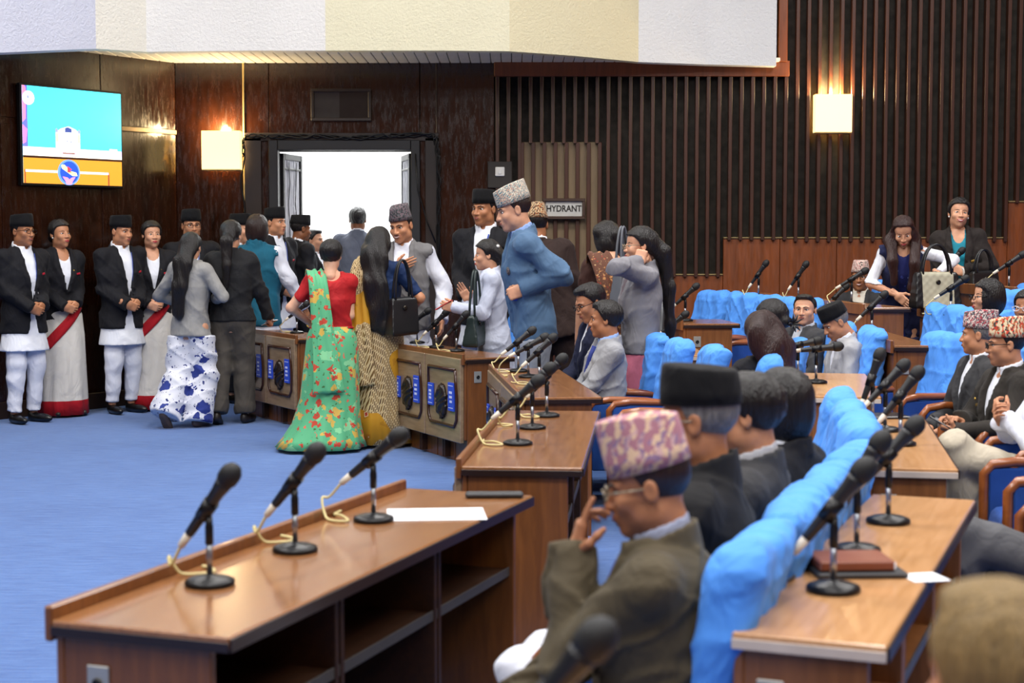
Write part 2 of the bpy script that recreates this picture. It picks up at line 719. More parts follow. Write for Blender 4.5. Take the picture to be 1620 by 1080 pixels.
b.cbox((0.0, 0.0, 0.0), (6.0, 0.03, 0.15), 0.004, 0, ML)
struct(b.obj('baseboard_left', m_plain('dark_skirting', '#2a1a10', 0.5)))

# ------------------------------------------------------------------ back wall with the doorway
xa, xb = Wp(298, 300).x, Wp(1900, 300).x
dx0, dx1 = Wp(430, 300).x, Wp(662, 300).x
dz1 = Wp(500, 238).z
LAND = 0.12
b = MB()
b.box((xa - 0.1, WY, 0), (dx0, WY + 0.3, 7.2))
b.box((dx0, WY, dz1), (dx1, WY + 0.3, 7.2))
b.box((dx1, WY, 0), (xb, WY + 0.3, 7.2))
struct(wb := b.obj('wall_back', [DARKPANEL]), 'dark back wall with vertical wooden slats')


def wall_panel(name, x0, x1, z0, z1, mat, proud=0.02, parent=wb):
    q = MB()
    q.cbox((x0, WY - proud, z0), (x1, WY, z1), 0.004)
    return q.obj(name, mat, parent)


x388, x690, x780 = Wp(388, 300).x, Wp(692, 300).x, Wp(782, 300).x
zc = 3.30
wall_panel('panel', cornL.x - 0.02, x388 - 0.006, 0.15, zc + 0.3, VENEER, 0.03)
wall_panel('panel', x388, dx0 - 0.02, 0.15, zc + 0.3, VENEER, 0.02)
wall_panel('panel', dx0 - 0.015, dx1 + 0.015, dz1 + 0.01, zc + 0.3, VENEER, 0.02)
wall_panel('panel', dx1 + 0.02, x690 - 0.006, 0.15, zc + 0.3, VENEER, 0.02)
wall_panel('panel', x690, x780, 0.15, zc + 0.3, VENEER, 0.03)
wall_panel('edge_strip', x388 - 0.012, x388 + 0.006, 0.15, zc, BRASS, 0.036)
wall_panel('edge_strip', x690 - 0.01, x690 + 0.004, 0.15, zc, m_plain('dark_skirting', '#2a1a10'), 0.036)

# wooden base below the slats, in steps that climb with the seating
xs1, xs2 = Wp(1143, 400).x, Wp(1591, 400).x
zs0, zs1, zs2 = Wp(1000, 433).z, Wp(1300, 375).z, Wp(1600, 318).z
nb = 0
for (x0, x1, z) in ((x780, xs1, zs0), (xs1, xs2, zs1), (xs2, xb, zs2)):
    n = max(1, round((x1 - x0) / 0.62))
    for i in range(n):
        a0, a1 = x0 + (x1 - x0) * i / n, x0 + (x1 - x0) * (i + 1) / n
        wall_panel('base_panel', a0 + 0.002, a1 - 0.002, 0.0, z - 0.012, VENEER2, 0.045)
    wall_panel('base_cap', x0, x1, z - 0.012, z, BRASS, 0.06)

# slats
pitch = 17.35 / 2500 * WY
x = Wp(787, 300).x
xg = Wp(1243, 100).x                       # where the gallery ends
hyd0, hyd1, hydz = Wp(826, 300).x, Wp(948, 300).x, Wp(880, 225).z
slat_mesh = {}
while x < xb - 0.1:
    zlo = zs0 if x < xs1 else (zs1 if x < xs2 else zs2)
    zhi = 3.16 if x < xg else 7.0
    if hyd0 - 0.02 < x < hyd1 + 0.02:
        zlo = hydz + 0.03
    key = (round(zlo, 3), zhi)
    drop = random.choice((0.02, 0.03, 0.045))
    w = 0.017
    q = MB()
    q.cbox((-w, -0.085, zlo - drop), (w, 0.0, zhi), 0.003)
    if key not in slat_mesh:
        o = q.obj('slat', SLATW, wb)
        slat_mesh[key] = o.data
    else:
        o = new_obj('slat', None, None, None, wb, mesh=slat_mesh[key])
    o.location = (x, WY, 0)
    x += pitch
wall_panel('head_beam', x780, xg + 0.02, 3.16, 3.31, VENEER2, 0.10)
wall_panel('corner_post', xg - 0.09, xg - 0.005, 3.30, 7.0, VENEER2, 0.12)

# ------------------------------------------------------------------ hydrant cupboard door with its sign
hyd = empty('cupboard_door', (hyd0, WY, 0))
tag(hyd, 'beige cupboard door with brown vertical slats and a framed hydrant sign', 'door')
b = MB()
b.cbox((0, -0.03, 0.0), (hyd1 - hyd0, 0.0, hydz), 0.004)
b.obj('door_leaf', BEIGE, hyd)
n = 7
for i in range(n + 1):
    xx = (hyd1 - hyd0) * i / n
    q = MB()
    q.cbox((xx - 0.02, -0.075, 0.02), (xx + 0.02, -0.03, hydz - 0.005), 0.004)
    q.obj('slat', SLATW, hyd)
sx0, sx1, sz0, sz1 = Wp(858, 330).x - hyd0, Wp(925, 330).x - hyd0, Wp(890, 347).z, Wp(890, 314).z
q = MB()
for (lo, hi) in (((sx0, sz0), (sx1, sz0 + 0.03)), ((sx0, sz1 - 0.03), (sx1, sz1)), ((sx0, sz0 + 0.03), (sx0 + 0.03, sz1 - 0.03)), ((sx1 - 0.03, sz0 + 0.03), (sx1, sz1 - 0.03))):
    q.cbox((lo[0], -0.125, lo[1]), (hi[0], -0.075, hi[1]), 0.004)
fr = q.obj('sign_frame', m_plain('sign_frame_brown', '#3a2416', 0.5), hyd)
q = MB()
q.box((sx0 + 0.03, -0.10, sz0 + 0.03), (sx1 - 0.03, -0.09, sz1 - 0.03))
pl = q.obj('sign_plate', m_plain('sign_plate_grey', '#b9b8b2', 0.25), fr)


def text_mesh(name, body, size, mat, parent, loc, rot, ext=0.002, sx=1.0):
    cu = bpy.data.curves.new(name, 'FONT')
    cu.body = body
    cu.size = size
    cu.extrude = ext
    cu.offset = 0.0018
    cu.align_x = 'CENTER'
    cu.align_y = 'CENTER'
    t = bpy.data.objects.new('tmp', cu)
    COL.objects.link(t)
    bpy.context.view_layer.update()
    me = bpy.data.meshes.new_from_object(t.evaluated_get(bpy.context.evaluated_depsgraph_get()))
    COL.objects.unlink(t)
    bpy.data.objects.remove(t)
    me.materials.clear()
    me.materials.append(mat)
    o = bpy.data.objects.new(name, me)
    COL.objects.link(o)
    o.parent = parent
    o.location = loc
    o.rotation_euler = rot
    o.scale = (sx, 1, 1)
    return o


text_mesh('lettering', 'HYDRANT', 0.085, m_plain('sign_letter_dark', '#15120e', 0.4), fr, ((sx0 + sx1) / 2, -0.101, (sz0 + sz1) / 2), (R(90), 0, 0), 0.002, 0.86)

# small white wall switch
q = MB()
p = Wp(791, 272)
q.cbox((p.x - 0.045, WY - 0.105, p.z - 0.045), (p.x + 0.045, WY - 0.09, p.z + 0.045), 0.006)
q.cbox((p.x - 0.018, WY - 0.112, p.z - 0.026), (p.x + 0.018, WY - 0.10, p.z + 0.026), 0.004)
sw = q.obj('wall_switch', WHITEP)
tag(sw, 'small square white switch plate on the dark panel near the hydrant sign', 'switch')
q = MB()
q.cbox((p.x - 0.12, WY - 0.09, p.z - 0.16), (p.x + 0.12, WY, p.z + 0.1), 0.006)
q.obj('junction_board', m_plain('dark_board', '#231c16', 0.6), wb)

# ------------------------------------------------------------------ door frame, open leaves, lobby, wiring
b = MB()
for (x0, x1, z0, z1) in ((dx0 - 0.02, dx0 + 0.07, 0, dz1 + 0.1), (dx1 - 0.07, dx1 + 0.02, 0, dz1 + 0.1), (dx0 + 0.07, dx1 - 0.07, dz1, dz1 + 0.1)):
    b.cbox((x0, WY - 0.07, z0), (x1, WY + 0.1, z1), 0.006)
df = struct(b.obj('door_1', m_plain('door_frame_black', '#17171a', 0.45)), 'black frame of the bright doorway')
b = MB()
for (px0, px1) in ((385, 412), (672, 694)):
    b.cbox((Wp(px0, 0).x, WY - 0.045, 0), (Wp(px1, 0).x, WY - 0.02, dz1 + 0.12), 0.004)
b.cbox((Wp(385, 0).x, WY - 0.045, dz1 + 0.09), (Wp(694, 0).x, WY - 0.02, dz1 + 0.17), 0.004)
b.obj('outer_casing', m_plain('casing_dark', '#201510', 0.4), df)
CURT = m_cloth('lobby_curtain_cloth', '#c9c9cf', 0.8)
for side, hx in ((1, dx0 + 0.08), (-1, dx1 - 0.08)):
    lf = empty('door_leaf', (hx, WY + 0.12, LAND))
    tag(lf, 'open glazed door leaf with pale curtain beside the ' + ('watching usher' if side == 1 else 'grey waistcoat man'), 'door')
    Lw = 0.56
    a = R(78) if side == 1 else R(102)
    lf.rotation_euler = (0, 0, a)
    zt = dz1 - LAND - 0.02
    q = MB()
    for (x0, x1, z0, z1) in ((0, 0.05, 0, zt), (Lw - 0.05, Lw, 0, zt), (0.05, Lw - 0.05, 0, 0.12), (0.05, Lw - 0.05, zt - 0.06, zt), (0.05, Lw - 0.05, zt - 0.16, zt - 0.14)):
        q.cbox((x0, -0.02, z0), (x1, 0.02, z1), 0.004)
    q.obj('leaf_frame', BLACK, lf)
    q = MB()
    n = 24
    vs = []
    for i in range(n + 1):
        xx = 0.05 + (Lw - 0.1) * i / n
        yy = 0.012 * math.sin(i * 1.9)
        vs += [(xx, yy - 0.002, 0.12), (xx, yy - 0.002, zt - 0.06), (xx, yy + 0.002, 0.12), (xx, yy + 0.002, zt - 0.06)]
    fs = []
    for i in range(n):
        fs += [(4 * i, 4 * i + 4, 4 * i + 5, 4 * i + 1), (4 * i + 2, 4 * i + 3, 4 * i + 7, 4 * i + 6)]
    q.add(vs, fs, 0, True)
    q.obj('curtain', CURT, lf)
    for j in range(2):
        q = MB()
        xx = 0.16 + 0.2 * j
        q.tube([(xx + 0.03 * math.sin(t * 2.2 + j), -0.02, zt - 0.08 - 1.7 * t / 8) for t in range(9)], 0.005, 5)
        q.obj('wire', BLACK, lf)
LOBW = m_plain('lobby_white', '#eeeeec', 0.9, var=0.02)
b = MB()
b.box((-5.2, 20.3, 0), (2.2, 20.5, 3.6))
b.box((-5.4, WY + 0.3, 0), (-5.2, 20.5, 3.6))
b.box((2.2, WY + 0.3, 0), (2.4, 20.5, 3.6))
struct(b.obj('wall_lobby', LOBW), 'white brightly lit lobby wall beyond the doorway')
b = MB()
b.box((-5.4, WY + 0.3, 3.5), (2.4, 20.5, 3.7))
struct(b.obj('ceiling_lobby', LOBW), 'white lobby ceiling')
b = MB()
b.box((-5.2, WY + 0.3, 0.0), (2.2, 20.3, LAND))
struct(b.obj('floor_lobby', m_plain('lobby_floor', '#c8c8c8', 0.5)), 'pale lobby floor')
b = MB()
b.box((-2.62, 14.9, 0.0), (-0.9, WY + 0.3, LAND))
struct(b.obj('floor_landing', CARPET), 'low carpeted landing in front of the door')

# wiring round the doorway
zt = dz1 + 0.15
cab = [Wp(386, 250), Wp(386, 222), Wp(392, 215), Wp(430, 217), Wp(500, 216), Wp(560, 219), Wp(620, 215), Wp(680, 213), Wp(690, 220), Wp(694, 250), Wp(695, 300), Wp(694, 360), Wp(696, 480)]
for k in range(3):
    q = MB()
    pts = []
    for i in range(len(cab) - 1):
        for j in range(5):
            t = j / 5
            p = cab[i].lerp(cab[i + 1], t)
            pts.append((p.x + 0.018 * math.sin(i * 2.1 + j + k * 2), WY - 0.07 - 0.012 * k, p.z + 0.02 * math.sin(i * 1.3 + j * 1.1 + k * 1.7)))
    q.tube(pts, 0.008, 5)
    tag(q.obj('cable', BLACKM), 'black festoon cable strung round the doorway casing', 'cable', 'cables round the doorway')
q = MB()
q.tube([tuple(Wp(386 + 3 * math.sin(i), 222 + 14 * i) - Vector((0, 0.07, 0))) for i in range(22)], 0.009, 5)
tag(q.obj('cable', BLACKM), 'black cable hanging down beside the glowing lamp by the doorway', 'cable')
q = MB()
q.tube([tuple(Wp(658, 244) - Vector((0, 0.1, 0))), tuple(Wp(662, 300) - Vector((0, 0.1, 0))), tuple(Wp(676, 350) - Vector((0, 0.1, 0))), tuple(Wp(690, 384) - Vector((0, 0.1, 0)))], 0.007, 5)
tag(q.obj('cable', BLACKM), 'thin black cable slanting over the casing behind the grey waistcoat man', 'cable')

# small framed dark window above the door
vx0, vx1, vz0, vz1 = Wp(493, 150).x, Wp(588, 150).x, Wp(540, 192).z, Wp(540, 141).z
vw = empty('window_1', (vx0, WY - 0.02, vz0))
struct(vw, 'small dark framed window above the doorway')
q = MB()
W_, H_ = vx1 - vx0, vz1 - vz0
for (x0, x1, z0, z1) in ((0, W_, 0, 0.03), (0, W_, H_ - 0.03, H_), (0, 0.03, 0.03, H_ - 0.03), (W_ - 0.03, W_, 0.03, H_ - 0.03)):
    q.cbox((x0, -0.05, z0), (x1, 0, z1), 0.004)
q.obj('window_frame', m_plain('vent_frame', '#241710', 0.45), vw)
for (x0, x1, c) in ((0.03, W_ * 0.47, '#3f4040'), (W_ * 0.47, W_ - 0.03, '#262626')):
    q = MB()
    q.box((x0, -0.02, 0.03), (x1, -0.008, H_ - 0.03))
    q.obj('pane', m_plain('pane_' + c[1:], c, 0.15), vw)

# ------------------------------------------------------------------ gallery: soffit boards and white rendered front
GZ = 3.30
prof = [(-420, 100, 11.3), (-60, 86, 12.9), (75, 80, 13.6), (152, 77, 14.0), (232, 82, 14.3), (392, 80, 14.4), (515, 80, 14.4), (700, 80, 14.4), (806, 81, 14.45), (905, 88, 14.75), (1010, 98, 15.15), (1120, 102, 15.3), (1228, 104.5, 15.36)]
pts = [at(*t) for t in prof]
gcols = ['#d3d6e4', '#d3d6e4', '#d3d6e4', '#e6e2d4', '#e3e1dc', '#e3e1dc', '#e2dcbe', '#e2dcbe', '#e2d9b6', '#e2d9b6', '#e4e4e2', '#e4e4e2']
b = MB()
gm = []
for c in gcols:
    m = MATS.get('stucco_' + c[1:]) or make_stucco('stucco_' + c[1:], c)
    if 'stucco_' + c[1:] not in MATS:
        MATS['stucco_' + c[1:]] = m
    gm.append(m)
uniq = list(dict.fromkeys(gm))
for i in range(len(pts) - 1):
    p, q_ = pts[i], pts[i + 1]
    th = 0.14
    vs = [(p.x, p.y, p.z), (q_.x, q_.y, q_.z), (q_.x, q_.y + th, q_.z), (p.x, p.y + th, p.z), (p.x, p.y, 5.4), (q_.x, q_.y, 5.4), (q_.x, q_.y + th, 5.4), (p.x, p.y + th, 5.4)]
    b.add(vs, [(0, 3, 2, 1), (4, 5, 6, 7), (0, 1, 5, 4), (1, 2, 6, 5), (2, 3, 7, 6), (3, 0, 4, 7)], uniq.index(gm[i]))
struct(b.obj('gallery_front', uniq), 'white rough rendered front of the gallery above the door')
b = MB()
b.box((-9, 14.6, 5.38), (2.6, 15.6, 5.42))
struct(b.obj('gallery_floor', m_plain('gallery_floor', '#8a8680', 0.8)), 'top of the gallery')
b = MB()
for i in range(len(pts) - 1):
    p, q_ = pts[i], pts[i + 1]
    b.add([(p.x, p.y + 0.15, GZ + 0.031), (q_.x, q_.y + 0.15, GZ + 0.031), (q_.x, WY, GZ + 0.031), (p.x, WY, GZ + 0.031), (p.x, p.y + 0.15, GZ + 0.06), (q_.x, q_.y + 0.15, GZ + 0.06), (q_.x, WY, GZ + 0.06), (p.x, WY, GZ + 0.06)], [(0, 3, 2, 1), (4, 5, 6, 7), (0, 1, 5, 4), (1, 2, 6, 5), (2, 3, 7, 6), (3, 0, 4, 7)])
sf = struct(b.obj('gallery_soffit', m_plain('soffit_dark', '#2a2a2a', 0.8)), 'boarded soffit under the gallery')
SOFF = m_plain('soffit_board', '#e6e4dc', 0.32, 0.5, 0, 0.2)
bx = -5.6
brd = None
fx, fy = [t.x for t in pts], [t.y for t in pts]
while bx < 2.5:
    if brd is None:
        q = MB()
        q.cbox((0, -1.0, GZ - 0.004), (0.092, 0, GZ + 0.03), 0.004)
        o = q.obj('soffit_board', SOFF, sf)
        brd = o.data
    else:
        o = new_obj('soffit_board', None, None, None, sf, mesh=brd)
    o.location = (bx, WY - 0.02, 0)
    o.scale = (1, WY - 0.02 - max(float(np.interp(bx, fx, fy)), float(np.interp(bx + 0.092, fx, fy))) - 0.06, 1)
    bx += 0.1

# ------------------------------------------------------------------ wall lamps
LAMPG = m_emit('lamp_glass', '#ffdc92', 1.9)
LAMPB = m_emit('lamp_bulb', '#fff2cc', 60.0)


def wall_lamp(px0, px1, py0, py1, label):
    p0, p1 = Wp(px0, py1), Wp(px1, py0)
    o = empty('wall_lamp', (p0.x, WY - 0.03, p0.z))
    tag(o, label, 'lamp')
    w, h = p1.x - p0.x, p1.z - p0.z
    q = MB()
    q.cbox((w * 0.3, -0.04, h * 0.2), (w * 0.7, 0.0, h * 0.8), 0.004)
    q.obj('back_plate', BRASS, o)
    q = MB()
    q.cbox((0, -0.19, 0), (w, -0.182, h), 0.002)
    q.cbox((0, -0.182, 0), (0.008, -0.06, h), 0.002)
    q.cbox((w - 0.008, -0.182, 0), (w, -0.06, h), 0.002)
    q.obj('glass_shade', LAMPG, o)
    q = MB()
    q.cbox((0, -0.19, -0.012), (w, -0.06, -0.001), 0.003)
    q.obj('bottom_trim', BRASS, o)
    for t in (0.35, 0.65):
        q = MB()
        q.ell((w * t, -0.12, h * 0.62), (0.028, 0.028, 0.05))
        q.obj('bulb', LAMPB, o)
    l = bpy.data.lights.new('lamp_glow', 'POINT')
    l.energy = 75
    l.color = (1.0, 0.74, 0.38)
    l.shadow_soft_size = 0.05
    lo_ = bpy.data.objects.new('lamp_glow', l)
    COL.objects.link(lo_)
    lo_.parent = o
    lo_.location = (w * 0.5, -0.11, h * 1.02)
    return o


wall_lamp(326, 385, 209, 269, 'square glass wall lamp glowing beside the bright doorway')
wall_lamp(1283, 1341, 152, 211, 'square glass wall lamp glowing on the slatted wall')

# ------------------------------------------------------------------ television on the slanting wall
tv = empty('television', (0, 0, 0))
tv.matrix_world = ML @ Matrix.Translation((0.0, 0.03, 0))
tag(tv, 'wall mounted television showing an empty chair before a turquoise backdrop', 'television')


def wall_hit(px, py):                # point of the slanting wall seen at a pixel, in wall coordinates (x along, z up)
    r = ray(px, py)
    o_ = Vector((0, 0, CAM_Z))
    t = (cornL - o_).dot(nrmL) / r.dot(nrmL)
    p = ML.inverted() @ (o_ + r * t)
    return p.x, p.z


tx1, tz1 = wall_hit(25, 139)
tx0, tz0 = wall_hit(184, 292)
tz1 = (tz1 + wall_hit(184, 146)[1]) / 2
tz0 = (tz0 + wall_hit(25, 292)[1]) / 2
TW, TH = tx1 - tx0, tz1 - tz0


def tvr(name, pts, lvl, mat):        # flat piece of the screen picture; (0,0) bottom left of the picture as seen, (1,1) top right
    q = MB()
    poly = [(tx1 - u * TW, tz0 + v * TH) for u, v in pts]
    y0 = 0.05 + 0.0006 * lvl
    q.prism(poly, y0, y0 - 0.0004 if lvl else 0.049)
    return q.obj(name, mat, tv)


b = MB()
b.cbox((tx0 - 0.02, 0.0, tz0 - 0.025), (tx1 + 0.02, 0.048, tz1 + 0.02), 0.006)
b.obj('bezel', BLACKM, tv)
SE = 2.1
circ = lambda cx, cy, rx, ry, n=24: [(cx + rx * math.cos(2 * math.pi * i / n), cy + ry * math.sin(2 * math.pi * i / n)) for i in range(n)]
rect = lambda x0, y0, x1, y1: [(x0, y0), (x1, y0), (x1, y1), (x0, y1)]
tvr('screen', rect(0, 0, 1, 1), 0, m_emit('tv_cyan', '#3fd0ea', SE))
tvr('screen_desk', rect(0, 0, 1, 0.272), 1, m_emit('tv_wood', '#c8862a', SE * 0.75))
tvr('screen_desk_edge', rect(0, 0.262, 1, 0.285), 2, m_emit('tv_dark', '#3a1c10', 0.5))
tvr('screen_desk_top', rect(0, 0.285, 1, 0.375), 2, m_emit('tv_pink', '#d0b6ec', SE))
tvr('screen_desk_top', rect(0, 0.285, 1, 0.31), 3, m_emit('tv_cream', '#f6ead8', SE))
tvr('screen_rail', rect(0.02, 0.115, 0.86, 0.14), 2, m_emit('tv_rail', '#d8c8d8', SE * 0.8))
tvr('screen_rail', rect(0.85, 0.0, 0.865, 0.14), 2, m_emit('tv_rail2', '#9a4a2a', SE * 0.6))
tvr('screen_rail', rect(0.01, 0.0, 0.022, 0.14), 2, m_emit('tv_rail2', '#9a4a2a', SE * 0.6))
tvr('screen_emblem', circ(0.445, 0.125, 0.112, 0.135), 4, m_emit('tv_oval_edge', '#5a86d8', SE * 0.8))
tvr('screen_emblem', circ(0.45, 0.125, 0.093, 0.117), 5, m_emit('tv_oval', '#1f47b4', SE * 0.8))
tvr('screen_emblem', [(0.37, 0.2), (0.4, 0.205), (0.46, 0.14), (0.52, 0.125), (0.53, 0.09), (0.48, 0.09), (0.43, 0.125), (0.375, 0.165)], 6, m_emit('tv_map', '#e8e08a', SE))
tvr('screen_emblem', [(0.43, 0.125), (0.43, 0.19), (0.475, 0.155), (0.45, 0.15), (0.475, 0.125)], 7, m_emit('tv_red', '#e0303c', SE))
tvr('screen_emblem', [(0.38, 0.08), (0.43, 0.07), (0.45, 0.05), (0.47, 0.07), (0.51, 0.08), (0.48, 0.03), (0.47, 0.0), (0.42, 0.0), (0.41, 0.03)], 7, m_emit('tv_hands', '#ee7c92', SE))
tvr('screen_flag', rect(0.0, 0.375, 0.05, 1.0), 2, m_emit('tv_flag_blue', '#5b62c4', SE * 0.8))
tvr('screen_flag', [(0.0, 0.4), (0.03, 0.42), (0.045, 0.55), (0.0, 0.6)], 3, m_emit('tv_flag_pink', '#f06aa8', SE))
tvr('screen_flag', [(0.0, 0.62), (0.03, 0.66), (0.035, 0.98), (0.02, 1.0), (0.0, 1.0)], 3, m_emit('tv_flag_red', '#e0708e', SE))
tvr('screen_badge', circ(0.06, 0.875, 0.057, 0.072), 4, m_emit('tv_white', '#f4f8ff', SE))
tvr('screen_badge', rect(0.048, 0.868, 0.062, 0.9), 5, m_emit('tv_grey', '#8a94c0', SE * 0.6))
tvr('screen_badge', rect(0.056, 0.878, 0.076, 0.888), 5, m_emit('tv_grey', '#8a94c0', SE * 0.6))
tvr('screen_chair', [(0.32, 0.36), (0.32, 0.54), (0.37, 0.58), (0.45, 0.61), (0.52, 0.58), (0.565, 0.54), (0.565, 0.36)], 3, m_emit('tv_chair', '#e8f0ee', SE))
tvr('screen_chair', rect(0.322, 0.44, 0.345, 0.53), 4, m_emit('tv_gold', '#d8c48a', SE))
tvr('screen_chair', rect(0.543, 0.44, 0.562, 0.53), 4, m_emit('tv_gold', '#d8c48a', SE))
tvr('screen_chair', [(0.32, 0.54), (0.315, 0.57), (0.33, 0.585), (0.343, 0.565), (0.34, 0.54)], 4, m_emit('tv_grey', '#8a94c0', SE * 0.6))
tvr('screen_chair', [(0.547, 0.54), (0.543, 0.57), (0.555, 0.585), (0.57, 0.565), (0.565, 0.54)], 4, m_emit('tv_grey', '#8a94c0', SE * 0.6))
tvr('screen_figure', [(0.4, 0.335), (0.41, 0.5), (0.44, 0.545), (0.47, 0.5), (0.49, 0.335)], 5, m_emit('tv_white', '#f4f8ff', SE))
tvr('screen_figure', [(0.412, 0.545), (0.414, 0.59), (0.44, 0.6), (0.478, 0.585), (0.48, 0.545)], 6, m_emit('tv_navy', '#35488a', SE * 0.6))
tvr('screen_figure', circ(0.432, 0.45, 0.006, 0.008, 8), 6, m_emit('tv_navy', '#35488a', SE * 0.6))
tvr('screen_figure', circ(0.474, 0.445, 0.006, 0.008, 8), 6, m_emit('tv_navy', '#35488a', SE * 0.6))
tvr('screen_plate', rect(0.385, 0.318, 0.51, 0.333), 6, m_emit('tv_plate', '#8a6a4a', SE * 0.6))
tvr('screen_box', rect(0.87, 0.36, 0.95, 0.395), 5, m_emit('tv_white', '#f4f8ff', SE))

# ================================================================== furniture
TOP1 = m_wood('desk_top_brown', '#74492a', '#98683f', 0.24, (1.2, 16, 16), coat=0.4)
TOP2 = m_wood('desk_top_light', '#ae7c4a', '#c8986a', 0.28, (1.2, 16, 16), coat=0.3)
BODY1 = m_wood('desk_body_brown', '#63391b', '#875226', 0.36, (10, 10, 1.2), coat=0.15)
BODY2 = m_wood('desk_body_mid', '#744726', '#966035', 0.36, (10, 10, 1.2), coat=0.15)
EDGE = m_plain('desk_edge_dark', '#231511', 0.35)
EDGEL = m_plain('desk_edge_worn', '#cdbfb2', 0.35)
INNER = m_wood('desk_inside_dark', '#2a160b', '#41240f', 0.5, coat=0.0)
CARVE = m_wood('carved_front_wood', '#75604a', '#a08668', 0.3, (1.2, 9, 9), coat=0.2)
EMBL = m_plain('carved_emblem_dark', '#22160f', 0.35)
STICK = m_plain('sticker_blue', '#2b4fc8', 0.5)
STICKW = m_plain('sticker_white', '#e6eaff', 0.5)

# dark carved emblem, a lumpy oval relief
_em = snet(lambda P: sd_ell(P, (0, 0, 0), (0.085, 0.028, 0.125)) + 0.007 * np.sin(95 * P[0] + 9 * np.sin(22 * P[2])) + 0.005 * np.sin(60 * P[2] + 50 * P[0]), (-0.1, -0.05, -0.14), (0.1, 0.05, 0.14), 0.008)


def socket_plate(parent, M):
    q = MB()
    q.cbox((-0.028, -0.006, -0.04), (0.028, 0.0, 0.04), 0.002, 0, M)
    pl_ = q.obj('socket_plate', m_plain('socket_plate_grey', '#a9a9a4', 0.35, 0.5, 0.4), parent)
    q = MB()
    q.lathe([(0.010, 0), (0.013, 0.004), (0.006, 0.006), (0.004, 0.002)], 12, (0, 0, 0), 0, M @ Matrix.Rotation(R(90), 4, 'X') @ Matrix.Translation((0, 0, 0.006)))
    q.obj('socket', BLACKM, pl_)


